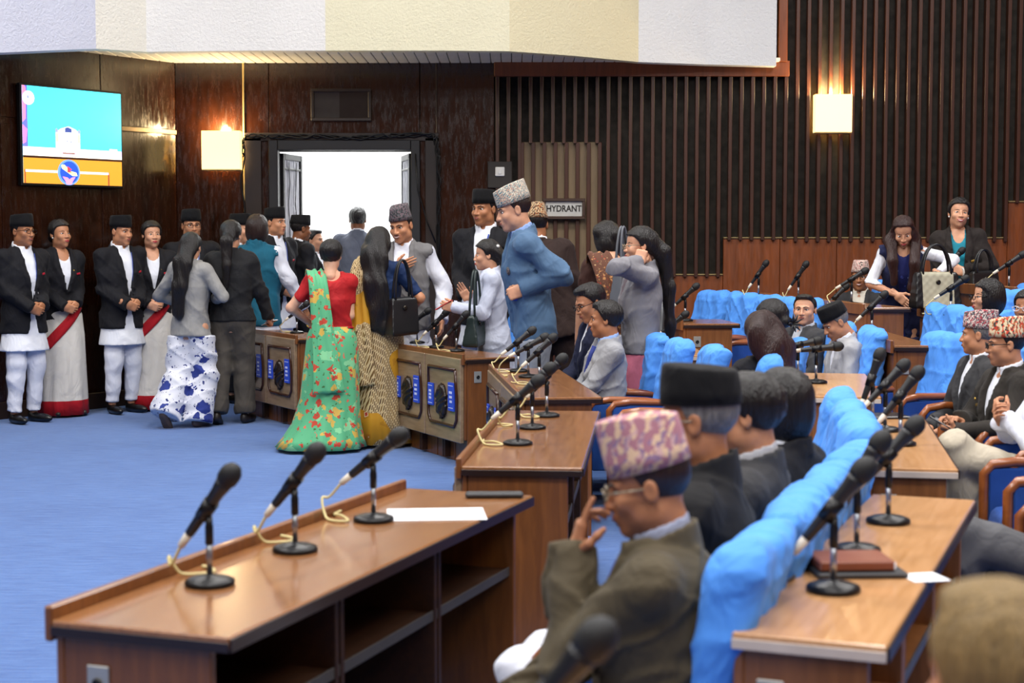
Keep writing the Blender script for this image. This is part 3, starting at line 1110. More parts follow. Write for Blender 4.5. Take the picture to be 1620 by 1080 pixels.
def desk(P0, P1, top, floor, depth, label, group=None, tmat=TOP1, bmat=BODY1, carved=0, ledge=True, plate=True, bays=3, legs=0.88, name='assembly_desk'):
    P0, P1 = Vector((P0[0], P0[1], 0)), Vector((P1[0], P1[1], 0))
    u = (P1 - P0)
    L = u.length
    o = empty(name, (P0.x, P0.y, floor), math.atan2(u.y, u.x))
    tag(o, label, 'desk', group)
    T = top - floor
    q = MB()
    q.cbox((-0.015, -depth, T - 0.028), (L + 0.015, 0.0, T), 0.004)
    q.obj('desktop', tmat, o)
    q = MB()
    q.cbox((-0.019, -depth, T - 0.034), (-0.0155, 0.0, T - 0.012), 0.001)
    q.obj('end_edge', EDGE if tmat is TOP1 else EDGEL, o)
    q = MB()
    q.cbox((-0.015, -depth - 0.006, T - 0.034), (L + 0.015, -depth - 0.001, T - 0.004), 0.001)
    q.obj('back_edge', EDGE, o)
    if ledge:
        q = MB()
        q.cbox((-0.012, 0.001, T - 0.05), (L + 0.012, 0.022, T + 0.03), 0.004)
        q.obj('front_ledge', bmat, o)
    if carved:
        zb = T * 0.24
        q = MB()
        q.cbox((0, -0.02, zb), (L, 0.0, T - 0.03), 0.004)
        fp = q.obj('front_panel', bmat, o)
        nk = max(3, round(L / 0.3))
        for i in range(nk):
            q = MB()
            q.cbox((L * i / nk + 0.01, -0.10 - 0.02 * (i % 2), 0.0), (L * (i + 1) / nk - 0.006, -0.07, zb + 0.02), 0.003)
            q.obj('kick_board', bmat, o)
        for i in range(carved):
            c0, c1 = L * i / carved + 0.008, L * (i + 1) / carved - 0.008
            w = c1 - c0
            q = MB()
            q.cbox((c0, 0.0, zb - 0.02), (c1, 0.03, T - 0.005), 0.005)
            cp = q.obj('carved_panel', CARVE, o)
            x0, x1, z0, z1 = c0 + 0.07 * w, c1 - 0.10 * w, zb + 0.09, T - 0.09
            fr = [(x0 + 0.03, z1), (x1 - 0.01, z1), (x1 - 0.01, z1 - 0.12), (x1, (z0 + z1) / 2), (x1 - 0.01, z0 + 0.05), (x1 - 0.05, z0), (x0 + 0.05, z0), (x0 + 0.01, z0 + 0.05), (x0, (z0 + z1) / 2), (x0 + 0.02, z1 - 0.10), (x0 + 0.03, z1)]
            q = MB()
            q.tube([(a, 0.034, c) for a, c in fr], 0.013, 6)
            q.obj('panel_moulding', m_plain('moulding_dark', '#3a2014', 0.25), cp)
            ex, ez = (x0 + x1) / 2, (z0 + z1) / 2 - 0.03
            eo = new_obj('emblem', _em[0] + np.array([ex, 0.04, ez], np.float32), _em[1], EMBL, cp, smooth=True)
            for (sxp, szp, sw_, sh_) in ((x0 + 0.14 * w, z1 - 0.19, 0.05, 0.10), (x1 - 0.10 * w, z1 - 0.20, 0.045, 0.08)):
                q = MB()
                q.cbox((sxp - sw_, 0.032, szp - sh_), (sxp + sw_, 0.046, szp + sh_), 0.002)
                so = q.obj('sticker', STICK, cp)
                q = MB()
                rr_ = random.Random(int(ex * 1000 + sxp * 77))
                for zz in (sh_ * 0.78, -sh_ * 0.78):
                    q.box((sxp - sw_ * 0.8, 0.046, szp + zz - 0.002), (sxp + sw_ * 0.8, 0.0468, szp + zz + 0.002))
                for zz in (sh_ * 0.3, -sh_ * 0.02, -sh_ * 0.34):
                    xx = sxp - sw_ * 0.45
                    while xx < sxp + sw_ * 0.4:
                        ww = rr_.uniform(0.004, 0.011)
                        q.box((xx, 0.046, szp + zz - 0.008), (xx + ww, 0.0468, szp + zz + 0.009))
                        xx += ww + 0.003
                q.obj('print', STICKW, so)
    else:
        q = MB()
        q.cbox((0.0, -0.022, 0.04), (L, 0.0, T - 0.03), 0.004)
        q.obj('front_panel', bmat, o)
    dl = depth * legs
    for xx in (0.0, L - 0.022):
        q = MB()
        q.cbox((xx, -dl, 0.0), (xx + 0.022, -0.022, T - 0.03), 0.003)
        q.obj('end_panel', bmat, o)
    q = MB()
    q.cbox((0.022, -dl + 0.02, T - 0.26), (L - 0.022, -0.023, T - 0.242), 0.002)
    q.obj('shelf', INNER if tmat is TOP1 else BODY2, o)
    q = MB()
    q.cbox((0.022, -dl + 0.014, T - 0.266), (L - 0.022, -dl + 0.019, T - 0.236), 0.001)
    q.obj('shelf_edge', m_plain('shelf_edge_grey', '#4a4644', 0.35), o)
    for i in range(1, bays):
        xx = L * i / bays
        for dxx in (-0.025, 0.007):
            q = MB()
            q.cbox((xx + dxx, -dl + 0.01, 0.02), (xx + dxx + 0.018, -0.024, T - 0.03), 0.002)
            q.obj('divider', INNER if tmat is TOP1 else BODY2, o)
    if plate:
        M = Matrix.Translation((0.0, -depth * 0.25, T - 0.135)) @ Matrix.Rotation(R(-90), 4, 'Z')
        socket_plate(o, M)
    return o


D1 = desk((-1.02, 3.48), (-0.36, 5.31), 0.75, 0, 0.45, 'open-backed brown wooden desk with a white paper sheet on it')
D2 = desk((-0.187, 5.85), (-0.02, 7.73), 0.75, 0, 0.45, 'glossy brown wooden desk with tangled yellow microphone cables', carved=2)
D3 = desk((0.05, 8.36), (-0.13, 10.2), 0.75, 0, 0.43, 'brown wooden desk in front of the two seated men in navy and light grey suits', carved=2)
D4 = desk((-0.33, 10.95), (-0.89, 12.1), 0.76, 0, 0.40, 'wooden desk with two carved emblem panels next to the mustard sari', carved=2)
D5 = desk((-1.78, 13.1), (-2.43, 14.2), 0.76, 0, 0.40, 'wooden desk with carved panels behind the green floral sari', carved=2)
T2, T3, T4, T5 = 0.05, 0.15, 0.25, 0.25
E0 = desk((-0.30, 1.20), (0.16, 2.42), 0.80, T2, 0.33, 'light wooden desk carrying a lone microphone before the pink-capped man', tmat=TOP2, bmat=BODY2)
E1 = desk((0.452, 3.18), (1.12, 4.88), 0.80, T2, 0.31, 'light wooden desk with a brown leather folder on it', tmat=TOP2, bmat=BODY2, ledge=False)
E2 = desk((1.24, 5.49), (1.52, 7.0), 0.80, T2, 0.31, 'light wooden desk with a tablet lying among the microphones', tmat=TOP2, bmat=BODY2, ledge=False)
E3 = desk((1.5, 7.97), (1.72, 9.3), 0.80, T2, 0.36, 'light wooden desk in front of the man in the light grey jacket and black cap', tmat=TOP2, bmat=BODY2, ledge=False)
E4 = desk((2.30, 9.5), (2.33, 11.3), 0.95, T3, 0.26, 'dark-fronted desk with a socket plate behind the man in the light grey jacket', tmat=TOP1, bmat=BODY1)
E5 = desk((2.50, 11.2), (1.95, 14.2), 1.10, T4, 0.34, 'long dark desk under the slatted wall with a light end panel', tmat=TOP1, bmat=BODY2, plate=False)
F0 = desk((0.98, 10.7), (1.0, 11.9), 0.80, T2, 0.34, 'light wooden desk beside the woman holding her ear', tmat=TOP2, bmat=BODY2, ledge=False, plate=False)
F1 = desk((1.27, 11.7), (1.22, 12.3), 0.96, 0.15, 0.42, 'wooden desk with a socket plate before the crumpled blue covers', tmat=TOP1, bmat=BODY2, bays=1)
E6 = desk((3.58, 11.2), (3.38, 12.4), 1.22, T4, 0.30, 'dark desk in front of the smiling woman in the black blazer', tmat=TOP1, bmat=BODY1, plate=False, bays=2)
E7 = desk((3.02, 11.35), (3.05, 11.8), 1.06, T4, 0.23, 'narrow dark desk below the quilted handbag', tmat=TOP1, bmat=BODY2, plate=False, bays=1)

# tiers under the seating (carpeted steps)


def tier(name, poly, z0, z1, label):
    n = len(poly)
    q = MB()
    vs = [(x, y, z0) for x, y in poly] + [(x, y, z1) for x, y in poly]
    fs = [tuple(range(n))[::-1], tuple(range(n, 2 * n))] + [(i, (i + 1) % n, (i + 1) % n + n, i + n) for i in range(n)]
    q.add(vs, fs)
    return struct(q.obj(name, CARPET), label)


tier('floor_tier_low', [(8.7, 0.0), (8.7, 15.5), (1.05, 15.5), (0.95, 12.1), (0.93, 10.65), (1.46, 9.5), (1.45, 7.9), (1.2, 5.45), (0.40, 3.15), (-0.35, 1.15), (-0.75, 0.0)], 0.0, T2, 'lowest carpeted tier of the seating')
tier('floor_tier_middle', [(8.7, 5.0), (8.7, 15.5), (1.15, 15.5), (1.1, 14.1), (1.36, 12.25), (2.22, 12.2), (2.25, 9.4), (2.95, 8.6), (3.2, 5.0)], 0.049, 0.15, 'middle carpeted tier of the seating')
tier('floor_tier_high', [(8.7, 5.0), (8.7, 15.5), (1.9, 15.5), (1.9, 14.2), (2.45, 11.15), (3.3, 9.5), (3.8, 5.0)], 0.149, T4, 'highest carpeted tier of the seating')

# ------------------------------------------------------------------ chairs
UPH = m_cloth('royal_blue_upholstery', '#23498f', 0.9, 0.3, wstr=0.2)
COVER = m_cloth('light_blue_cover_cloth', '#5398f0', 0.75, 0.2, 0.08, wstr=0.45, fold=0.7)
ARMW = m_wood('chair_arm_wood', '#7a3f1c', '#a25c2c', 0.3, (6, 2, 6), coat=0.3)
CH = {}


def cover_mesh(var):
    sd = var * 2.1
    ta = math.sin(R(11))

    def f(P):
        X, Y, Z = P
        yb = 0.20 + (Z - 0.45) * ta          # tilted back
        Q = [X, Y - yb, Z]
        d = sd_box(Q, (0, 0, 0.765), (0.236, 0.058, 0.215), 0.05)
        rid = 1 - np.abs(np.sin(13 * X + 9 * Z + 2.2 * np.sin(5 * Z + 3 * X + sd) + sd))
        rid2 = 1 - np.abs(np.sin(21 * Z - 12 * X + 2 * np.sin(7 * X - sd) + 2 * sd))
        d = d + wrk(P, 0.004, sd, 0.75) - 0.011 * rid ** 3 - 0.008 * rid2 ** 3 + 0.006 * np.sin(26 * X + 14 * Z + sd) + 0.008 * np.sin(9 * X + sd) * np.clip((0.8 - Z) * 3, 0, 1)
        hem = 0.585 + 0.025 * np.sin(11 * X + sd) + 0.012 * np.sin(27 * X + 2 * sd) - 0.06 * (Y > yb)
        return np.maximum(d, hem - Z)
    return snet(f, (-0.31, 0.08, 0.5), (0.31, 0.42, 1.04), 0.011)


def make_chair(var):
    o = empty('assembly_chair', (0, 0, 0))
    v, f = snet(lambda P: sd_box(P, (0, -0.02, 0.405), (0.215, 0.26, 0.065), 0.045) + 0.008 * np.cos(7 * P[0]) * (P[2] > 0.4) + 0.004 * np.sin(40 * P[1]) * (P[2] > 0.4), (-0.28, -0.3, 0.32), (0.28, 0.26, 0.49), 0.02)
    new_obj('seat', v, f, UPH, o, smooth=True)
    ta = math.sin(R(11))
    v, f = snet(lambda P: sd_box([P[0], P[1] - 0.20 - (P[2] - 0.45) * ta, P[2]], (0, 0, 0.70), (0.215, 0.045, 0.26), 0.04), (-0.28, 0.1, 0.4), (0.28, 0.4, 1.0), 0.022)
    new_obj('backrest', v, f, UPH, o, smooth=True)
    v, f = cover_mesh(var)
    new_obj('cover', v, f, COVER, o, smooth=True)
    for sx in (-1, 1):
        q = MB()
        q.tube([(sx * 0.237, 0.22, 0.615), (sx * 0.237, 0.05, 0.635), (sx * 0.237, -0.16, 0.64), (sx * 0.237, -0.25, 0.628), (sx * 0.237, -0.285, 0.59), (sx * 0.237, -0.285, 0.40), (sx * 0.237, -0.275, 0.02)], [0.017, 0.019, 0.021, 0.021, 0.020, 0.019, 0.018], 8)
        q.obj('armrest', ARMW, o)
        q = MB()
        q.cbox((sx * 0.237 - 0.012, -0.265, 0.22), (sx * 0.237 + 0.012, 0.19, 0.615), 0.006)
        q.obj('side_panel', UPH, o)
        q = MB()
        q.tube([(sx * 0.21, 0.24, 0.0), (sx * 0.21, 0.21, 0.36)], 0.018, 8)
        q.obj('leg', ARMW, o)
    return o


def chair(x, y, z, yaw, label, group, var=0):
    if var not in CH:
        o = CH[var] = make_chair(var)
    else:
        o = copy_tree(CH[var])
    o.location = (x, y, z)
    o.rotation_euler = (0, 0, R(yaw))
    tag(o, label, 'chair', group)
    return o


C_ = 'blue-covered armchair '
cid = 0
for i, w in enumerate(('pink-capped man in olive', 'man in the tall black cap', 'man in the dark grey suit beside the black cap', 'person with thick black hair in a dark suit')):
    chair(0.255 + i * 0.17, 3.50 + i * 0.47, -0.02, -109.8, C_ + 'under the seated ' + w, 'chairs at the open-backed desk', i % 3)
for i in range(3):
    chair(0.90 + 0.07 * i, 5.42 + i * 0.5, 0, -100, C_ + 'standing empty behind the desk with yellow cables', 'empty chairs behind the desk with yellow cables', (i + 1) % 3)
for i, (x, y, w) in enumerate(((0.72, 9.55, 'under the man in the light grey suit and blue tie'), (0.63, 10.15, 'under the man in the navy suit and glasses'))):
    chair(x, y, 0, -86 + 4 * i, C_ + w, 'chairs before the blue suited man', i)
for i in range(1):
    chair(0.86, 8.95, 0, -88, C_ + 'standing empty beside the man in the light grey suit', None, 2)
for i, (x, y, w) in enumerate(((1.02, 8.95 - 0.55, 'under the woman with long brown hair seen from behind'), (1.20, 9.2, 'standing empty beside the long-haired seated woman'))):
    chair(x + 0.05, y, 0, -95, C_ + w, None, i)
chair(-0.15, 12.45, 0, -63, C_ + 'standing empty behind the desk with carved emblem panels', None, 1)
# row two
chair(0.62, 1.62, T2, -110, C_ + 'under the person with khaki hair', None, 0)
chair(2.00, 5.12, T2, -98, C_ + 'under the person in grey trousers', None, 1)
chair(2.18, 6.12, T2, -96, C_ + 'standing empty between the grey and the beige trousers', None, 2)
chair(2.42, 6.88, T2, -92, C_ + 'under the person in beige trousers', None, 0)
chair(2.47, 7.70, T2, -84, C_ + 'under the man with the orange patterned cap', None, 2)
chair(2.54, 8.32, T2, -80, C_ + 'under the man with the red and white patterned cap', None, 2)
for i, (x, y) in enumerate(((2.36, 9.28), (2.56, 8.84))):
    chair(x, y, T2, -64, C_ + 'standing empty beside the red and white patterned cap', 'empty chairs beside the red and white cap', i)
chair(1.96, 9.85, T2, -92, C_ + 'under the man in the light grey jacket and black cap', None, 1)
chair(1.92, 10.62, T2, -90, C_ + 'under the man glancing over his shoulder', None, 0)
chair(1.45, 9.62, 0.0, -100, C_ + 'under the woman with the spiky hair clip', None, 2)
for i, (x, y) in enumerate(((1.50, 13.72), (1.70, 13.12), (1.85, 12.54), (1.96, 11.96))):
    chair(x, y, 0.15, -66, C_ + 'with a crumpled cover under the long dark desk', 'crumpled covers under the long dark desk', i % 3)
chair(2.98, 9.68, 0.15, -72, C_ + 'under the woman with glasses and red flowers', None, 0)
for i, (x, y) in enumerate(((2.76, 10.78), (2.84, 10.22))):
    chair(x, y, 0.15, -66, C_ + 'standing empty beside the seated woman with glasses', 'empty chairs beside the seated woman with glasses', (i + 1) % 3)
for i, (x, y) in enumerate(((3.26, 11.02), (3.40, 10.48))):
    chair(x, y, T4, -58, C_ + 'standing empty behind the seated woman with glasses', 'empty chairs behind the seated woman with glasses', i)
for i, (x, y) in enumerate(((4.05, 12.5), (4.3, 12.0))):
    chair(x, y, T4, -50, C_ + 'standing empty beside the woman in the black blazer', 'empty chairs beside the black blazer', (i + 2) % 3)
chair(2.86, 12.95, T4, -70, C_ + 'under the man with the pink patterned cap and glasses', None, 1)

# ------------------------------------------------------------------ microphones
MICB = m_plain('microphone_black', '#17181b', 0.42)
MICG = m_plain('microphone_grille', '#0f1012', 0.65, var=0.5)
CONN = m_plain('cream_connector', '#cfc6b4', 0.5)
CABLE = m_plain('cream_cable', '#cdbf86', 0.55)
CABLED = m_plain('dark_cable', '#3b3330', 0.55)
MIC = {}


def make_mic(elev, cabvar):
    o = empty('desk_microphone', (0, 0, 0))
    q = MB()
    q.lathe([(0.060, 0.0), (0.062, 0.006), (0.060, 0.013), (0.045, 0.019), (0.014, 0.022), (0.011, 0.026)], 24)
    q.obj('base', BLACKM, o)
    q = MB()
    q.tube([(0, 0, 0.02), (0, 0, 0.115)], 0.0075, 10)
    q.obj('stem', STEEL, o)
    q = MB()
    q.lathe([(0.008, 0.10), (0.0105, 0.102), (0.0105, 0.145), (0.009, 0.15), (0.009, 0.168)], 12)
    q.obj('collar', BLACKM, o)
    d = Vector((math.cos(R(elev)), 0, math.sin(R(elev))))
    pv = Vector((0.0, 0, 0.178))
    nrm = Vector((-d.z, 0, d.x))
    A = pv + nrm * 0.012
    q = MB()
    q.tube([pv - d * 0.025 + nrm * 0.010, pv + d * 0.028 + nrm * 0.011], [0.0185, 0.0205], 12)
    q.tube([(0, 0, 0.155), pv + nrm * 0.004], 0.009, 8)
    q.obj('clip', BLACKM, o)
    q = MB()
    q.tube([A - d * 0.085, A - d * 0.08, A - d * 0.02, A + d * 0.06, A + d * 0.085, A + d * 0.094], [0.0115, 0.0125, 0.0145, 0.018, 0.0215, 0.0225], 14)
    hd = q.obj('handle', MICB, o)
    q = MB()
    q.tube([A + d * 0.094, A + d * 0.104, A + d * 0.12, A + d * 0.132, A + d * 0.145, A + d * 0.152], [0.0225, 0.0265, 0.0275, 0.0255, 0.0175, 0.006], 16)
    q.obj('grille', MICG, o)
    q = MB()
    q.tube([A - d * 0.130, A - d * 0.126, A - d * 0.085], [0.0075, 0.0095, 0.0110], 10)
    q.obj('connector', CONN, o)
    t = A - d * 0.130
    e1 = t - d * 0.05 + Vector((0, 0, -0.012))
    if cabvar == 0:
        pts = [t, e1, (e1.x - 0.015, 0.01, 0.055), (e1.x + 0.0, 0.03, 0.012), (e1.x + 0.03, 0.06, 0.006), (e1.x + 0.05, 0.10, 0.006), (e1.x + 0.02, 0.13, 0.006), (e1.x - 0.02, 0.14, 0.006)]
    elif cabvar == 1:
        pts = [t, e1, (e1.x - 0.02, -0.01, 0.06), (e1.x + 0.01, -0.04, 0.008), (e1.x + 0.06, -0.07, 0.006), (e1.x + 0.09, -0.05, 0.006), (e1.x + 0.05, -0.02, 0.014), (e1.x, 0.03, 0.006), (e1.x - 0.01, 0.09, 0.006)]
    else:
        pts = [t, e1, (e1.x - 0.03, 0.0, 0.09), (e1.x - 0.02, 0.02, 0.03), (e1.x + 0.01, 0.05, 0.008), (e1.x + 0.03, 0.12, 0.006), (e1.x + 0.02, 0.2, 0.006)]
    sm = []
    P = [Vector(p) for p in pts]
    for i in range(len(P) - 1):
        p0, p1, p2, p3 = P[max(i - 1, 0)], P[i], P[i + 1], P[min(i + 2, len(P) - 1)]
        for j in range(4):
            s = j / 4
            sm.append(0.5 * ((2 * p1) + (p2 - p0) * s + (2 * p0 - 5 * p1 + 4 * p2 - p3) * s * s + (3 * p1 - p0 - 3 * p2 + p3) * s ** 3))
    sm.append(P[-1])
    for p in sm:
        p.z = max(p.z, 0.0045)
    q = MB()
    q.tube(sm, 0.0042, 6)
    q.obj('cable', CABLED if cabvar == 2 else CABLE, o)
    return o


def mic(px, py, z, az, elev, cab, label, group=None):
    p = on(px, py, z)
    k = (elev, cab)
    if k not in MIC:
        o = MIC[k] = make_mic(elev, cab)
    else:
        o = copy_tree(MIC[k])
    o.location = (p.x, p.y, z)
    o.rotation_euler = (0, 0, R(az))
    tag(o, label, 'microphone', group)
    return o


K = 'black desk microphone '
TRI = ('nearest the socket plate on ', 'between two others on ', 'farthest from the socket plate on ')
for where, grp, z_, row in (
        ('the open-backed desk', 'microphones on the open-backed desk', 0.75, ((332, 925, -30, 50, 0), (467, 872, -28, 48, 0), (591, 824, -22, 38, 1))),
        ('the desk with tangled yellow cables', 'microphones on the desk with yellow cables', 0.75, ((819, 703, -8, 40, 1), (842, 678, 0, 44, 0), (865, 659, 4, 47, 1))),
        ('the desk before the navy suited man', 'microphones before the navy suited man', 0.75, ((853, 607, 8, 42, 1), (836, 597, 8, 28, 0), (820, 588, 4, 38, 1))),
        ('the emblem desk by the mustard sari', 'microphones above the carved panels', 0.76, ((722, 556, -6, 48, 1), (690, 550, -6, 44, 1), (660, 543, -10, 36, 0)))):
    for t_, (px, py, az, el, cv) in zip(TRI, row):
        mic(px, py, z_, az, el, cv, K + t_ + where, grp)
mic(428, 516, 0.76, -15, 42, 0, K + 'next to the teal waistcoat')
mic(470, 527, 0.76, -15, 36, 0, K + 'beside the bare elbow of the woman in the red blouse')
o = mic(890, 1290, 0.80, -14, 50, 2, K + 'standing alone before the lap of the pink-capped man')
o.location = (0.045, 2.05, 0.80)
for where, grp, row in (
        ('the leather folder desk', 'microphones beside the leather folder', ((1318, 935, -12, 52, 2), (1355, 873, -5, 56, 2), (1405, 827, 0, 48, 2))),
        ('the light desk with a tablet', 'microphones near the tablet', ((1424, 704, 2, 52, 2), (1400, 682, 4, 46, 2), (1380, 668, 8, 70, 2)))):
    for t_, (px, py, az, el, cv) in zip(TRI, row):
        mic(px, py, 0.80, az, el, cv, K + t_ + where, grp)
mic(1291, 606, 0.80, -2, 6, 0, K + 'pointing level at the man in the light grey jacket')
mic(1262, 598, 0.80, 8, 10, 0, K + 'pointing level below the man who looks round')
mic(1379, 530, 0.95, -6, 44, 1, K + 'in front of the light end panel, head raised')
mic(1322, 508, 0.95, 0, 44, 2, K + 'between the black cap and the pink patterned cap')
for (px, py, az, el, cv) in ((1200, 470, -15, 55, 1), (1263, 474, -15, 56, 0)):
    mic(px, py, 1.10, az, el, cv, K + 'on the long dark desk above the crumpled covers', 'microphones on the long dark desk')
mic(1347, 482, 1.10, -8, 32, 1, K + 'in front of the smiling man with the pink patterned cap')
mic(1084, 508, 0.96, -10, 42, 1, K + 'on the desk end before the crumpled blue covers')
mic(1064, 556, 0.80, -4, 38, 0, K + 'on the light desk behind the light grey suited man')
mic(1020, 548, 0.80, 0, 52, 2, K + 'against the grey blazer of the woman holding her ear')
mic(1506, 452, 1.22, -5, 48, 0, K + 'in front of the woman in the black blazer')
mic(1596, 458, 1.22, -8, 34, 0, K + 'beside the blue covers next to the black blazer')
mic(1504, 499, 1.06, -8, 34, 0, K + 'between the quilted handbag and the woman with glasses')

# ------------------------------------------------------------------ things on the desks
PAPER = m_plain('white_paper', '#eceef2', 0.7, var=0.02)


def slab(name, cx, cy, z, sx, sy, sz, rz, mat, label, cat, c=0.002):
    q = MB()
    q.cbox((-sx / 2, -sy / 2, 0), (sx / 2, sy / 2, sz), c)
    o = q.obj(name, mat)
    o.location = (cx, cy, z)
    o.rotation_euler = (0, 0, R(rz))
    return tag(o, label, cat)


p = on(690, 814, 0.75)
slab('paper_sheet', p.x, p.y, 0.7505, 0.30, 0.21, 0.002, 5, PAPER, 'white paper sheet lying on the open-backed desk', 'paper', 0.0005)
p = on(782, 787, 0.75)
slab('pen_case', p.x, p.y, 0.751, 0.19, 0.045, 0.018, 2, m_plain('dark_grey_case', '#2c2d30', 0.5), 'long dark grey case at the far end of the open-backed desk', 'case', 0.006)
p = on(1352, 905, 0.80)
tr = slab('document_tray', p.x, p.y, 0.8005, 0.215, 0.16, 0.014, 3, m_plain('dark_grey_case', '#2c2d30', 0.5), 'dark flat folder lying under the brown leather folder', 'folder', 0.004)
q = MB()
q.cbox((-0.09, -0.07, 0), (0.09, 0.07, 0.024), 0.004)
q.cbox((-0.088, -0.069, 0.004), (0.0915, 0.069, 0.020), 0.001, 1)
lf_ = q.obj('leather_folder', [m_plain('brown_leather', '#7a4028', 0.5), PAPER])
lf_.location = (p.x - 0.01, p.y + 0.005, 0.8155)
lf_.rotation_euler = (0, 0, R(3))
tag(lf_, 'brown leather folder lying on the dark folder by the microphones', 'folder')
p = on(1462, 914, 0.80)
slab('note_sheet', p.x - 0.0, p.y, 0.8005, 0.09, 0.09, 0.002, 12, PAPER, 'small white note sheet next to the leather folder', 'paper', 0.0005)
p = on(1385, 662, 0.80)
slab('tablet', p.x + 0.02, p.y + 0.05, 0.8005, 0.24, 0.17, 0.012, 6, m_plain('tablet_dark', '#26262a', 0.25), 'dark tablet lying among the microphones on the light desk', 'tablet', 0.003)
# metal post with a blue ribbon behind the woman at her ear
po = empty('queue_post', (at(1050, 500, 11.6).x, 11.9, 0.05))
tag(po, 'dark metal post with a blue tape end behind the grey blazer', 'post')
q = MB()
q.lathe([(0.15, 0), (0.15, 0.02), (0.03, 0.035)], 20)
q.obj('base', BLACKM, po)
q = MB()
q.tube([(0, 0, 0.02), (0, 0, 1.15)], 0.042, 14)
q.obj('pole', m_plain('post_grey', '#3a3b3e', 0.35, 0.5, 0.6), po)
q = MB()
q.cbox((-0.13, -0.03, 1.0), (-0.04, 0.0, 1.08), 0.005)
q.obj('tape_end', STICK, po)

# ================================================================== people
def rot(yaw=0.0, pitch=0.0, roll=0.0):
    """person frame: faces -Y, +X is the person's left; pitch>0 bows forward, yaw>0 turns to the person's left, roll>0 tips to the left."""
    return np.array(Matrix.Rotation(R(yaw), 3, 'Z') @ Matrix.Rotation(R(pitch), 3, 'X') @ Matrix.Rotation(R(roll), 3, 'Y'))


V3 = lambda *a: np.array(a, dtype=float)
HEADS = {}


def sphere_part(c, r, n=10, m=6):
    b_ = MB().ell(c, r, n, m)
    return b_.v, b_.f


def head_sdf(P, fem, wide):
    w = wide
    d = sd_ell(P, (0, 0.012, 0.032), (0.074 * w, 0.094, 0.083))
    d = smin(d, sd_ell(P, (0, -0.025, -0.045), ((0.056 if fem else 0.060) * w, 0.066, 0.074)), 0.03)
    d = smin(d, sd_ell(P, (0, -0.070, -0.098 if fem else -0.100), ((0.016 if fem else 0.022) * w, 0.020, 0.018)), 0.03)
    for s in (-1, 1):
        d = smin(d, sd_ell(P, (s * 0.040 * w, -0.058, -0.028), (0.022, 0.024, 0.020)), 0.025)
        d = smin(d, sd_ell(P, (s * (0.040 if fem else 0.050) * w, -0.002, -0.068), (0.016, 0.03, 0.022)), 0.035)
        if not fem:
            d = smin(d, sd_seg(P, (s * 0.012, -0.084, 0.020), (s * 0.045, -0.068, 0.018), 0.009, 0.008), 0.015)
        d = smax(d, -sd_ell(P, (s * 0.032, -0.097, 0.002), (0.017, 0.011, 0.010)), 0.012)
    nl = 0.030 if fem else 0.034
    d = smin(d, sd_seg(P, (0, -0.086, 0.008), (0, -0.107 + 0.004 * fem, -nl), 0.0075 - 0.0015 * fem, 0.0115 - 0.0025 * fem), 0.012)
    for s in (-1, 1):
        d = smin(d, sd_ell(P, (s * 0.0125, -0.096, -nl - 0.002), (0.009, 0.010, 0.008)), 0.008)
        e = sd_ell(P, (s * 0.077 * w, 0.012, -0.006), (0.009, 0.019, 0.031))
        e = smax(e, -sd_ell(P, (s * 0.088 * w, 0.008, -0.003), (0.008, 0.010, 0.018)), 0.006)
        d = smin(d, e, 0.008)
    d = smin(d, sd_ell(P, (0, -0.083, -0.064), (0.026, 0.018, 0.017)), 0.015)
    d = smin(d, sd_seg(P, (0, 0.018, -0.06), (0, 0.035, -0.17), 0.050 if fem else 0.056, 0.052 if fem else 0.060), 0.03)
    return d


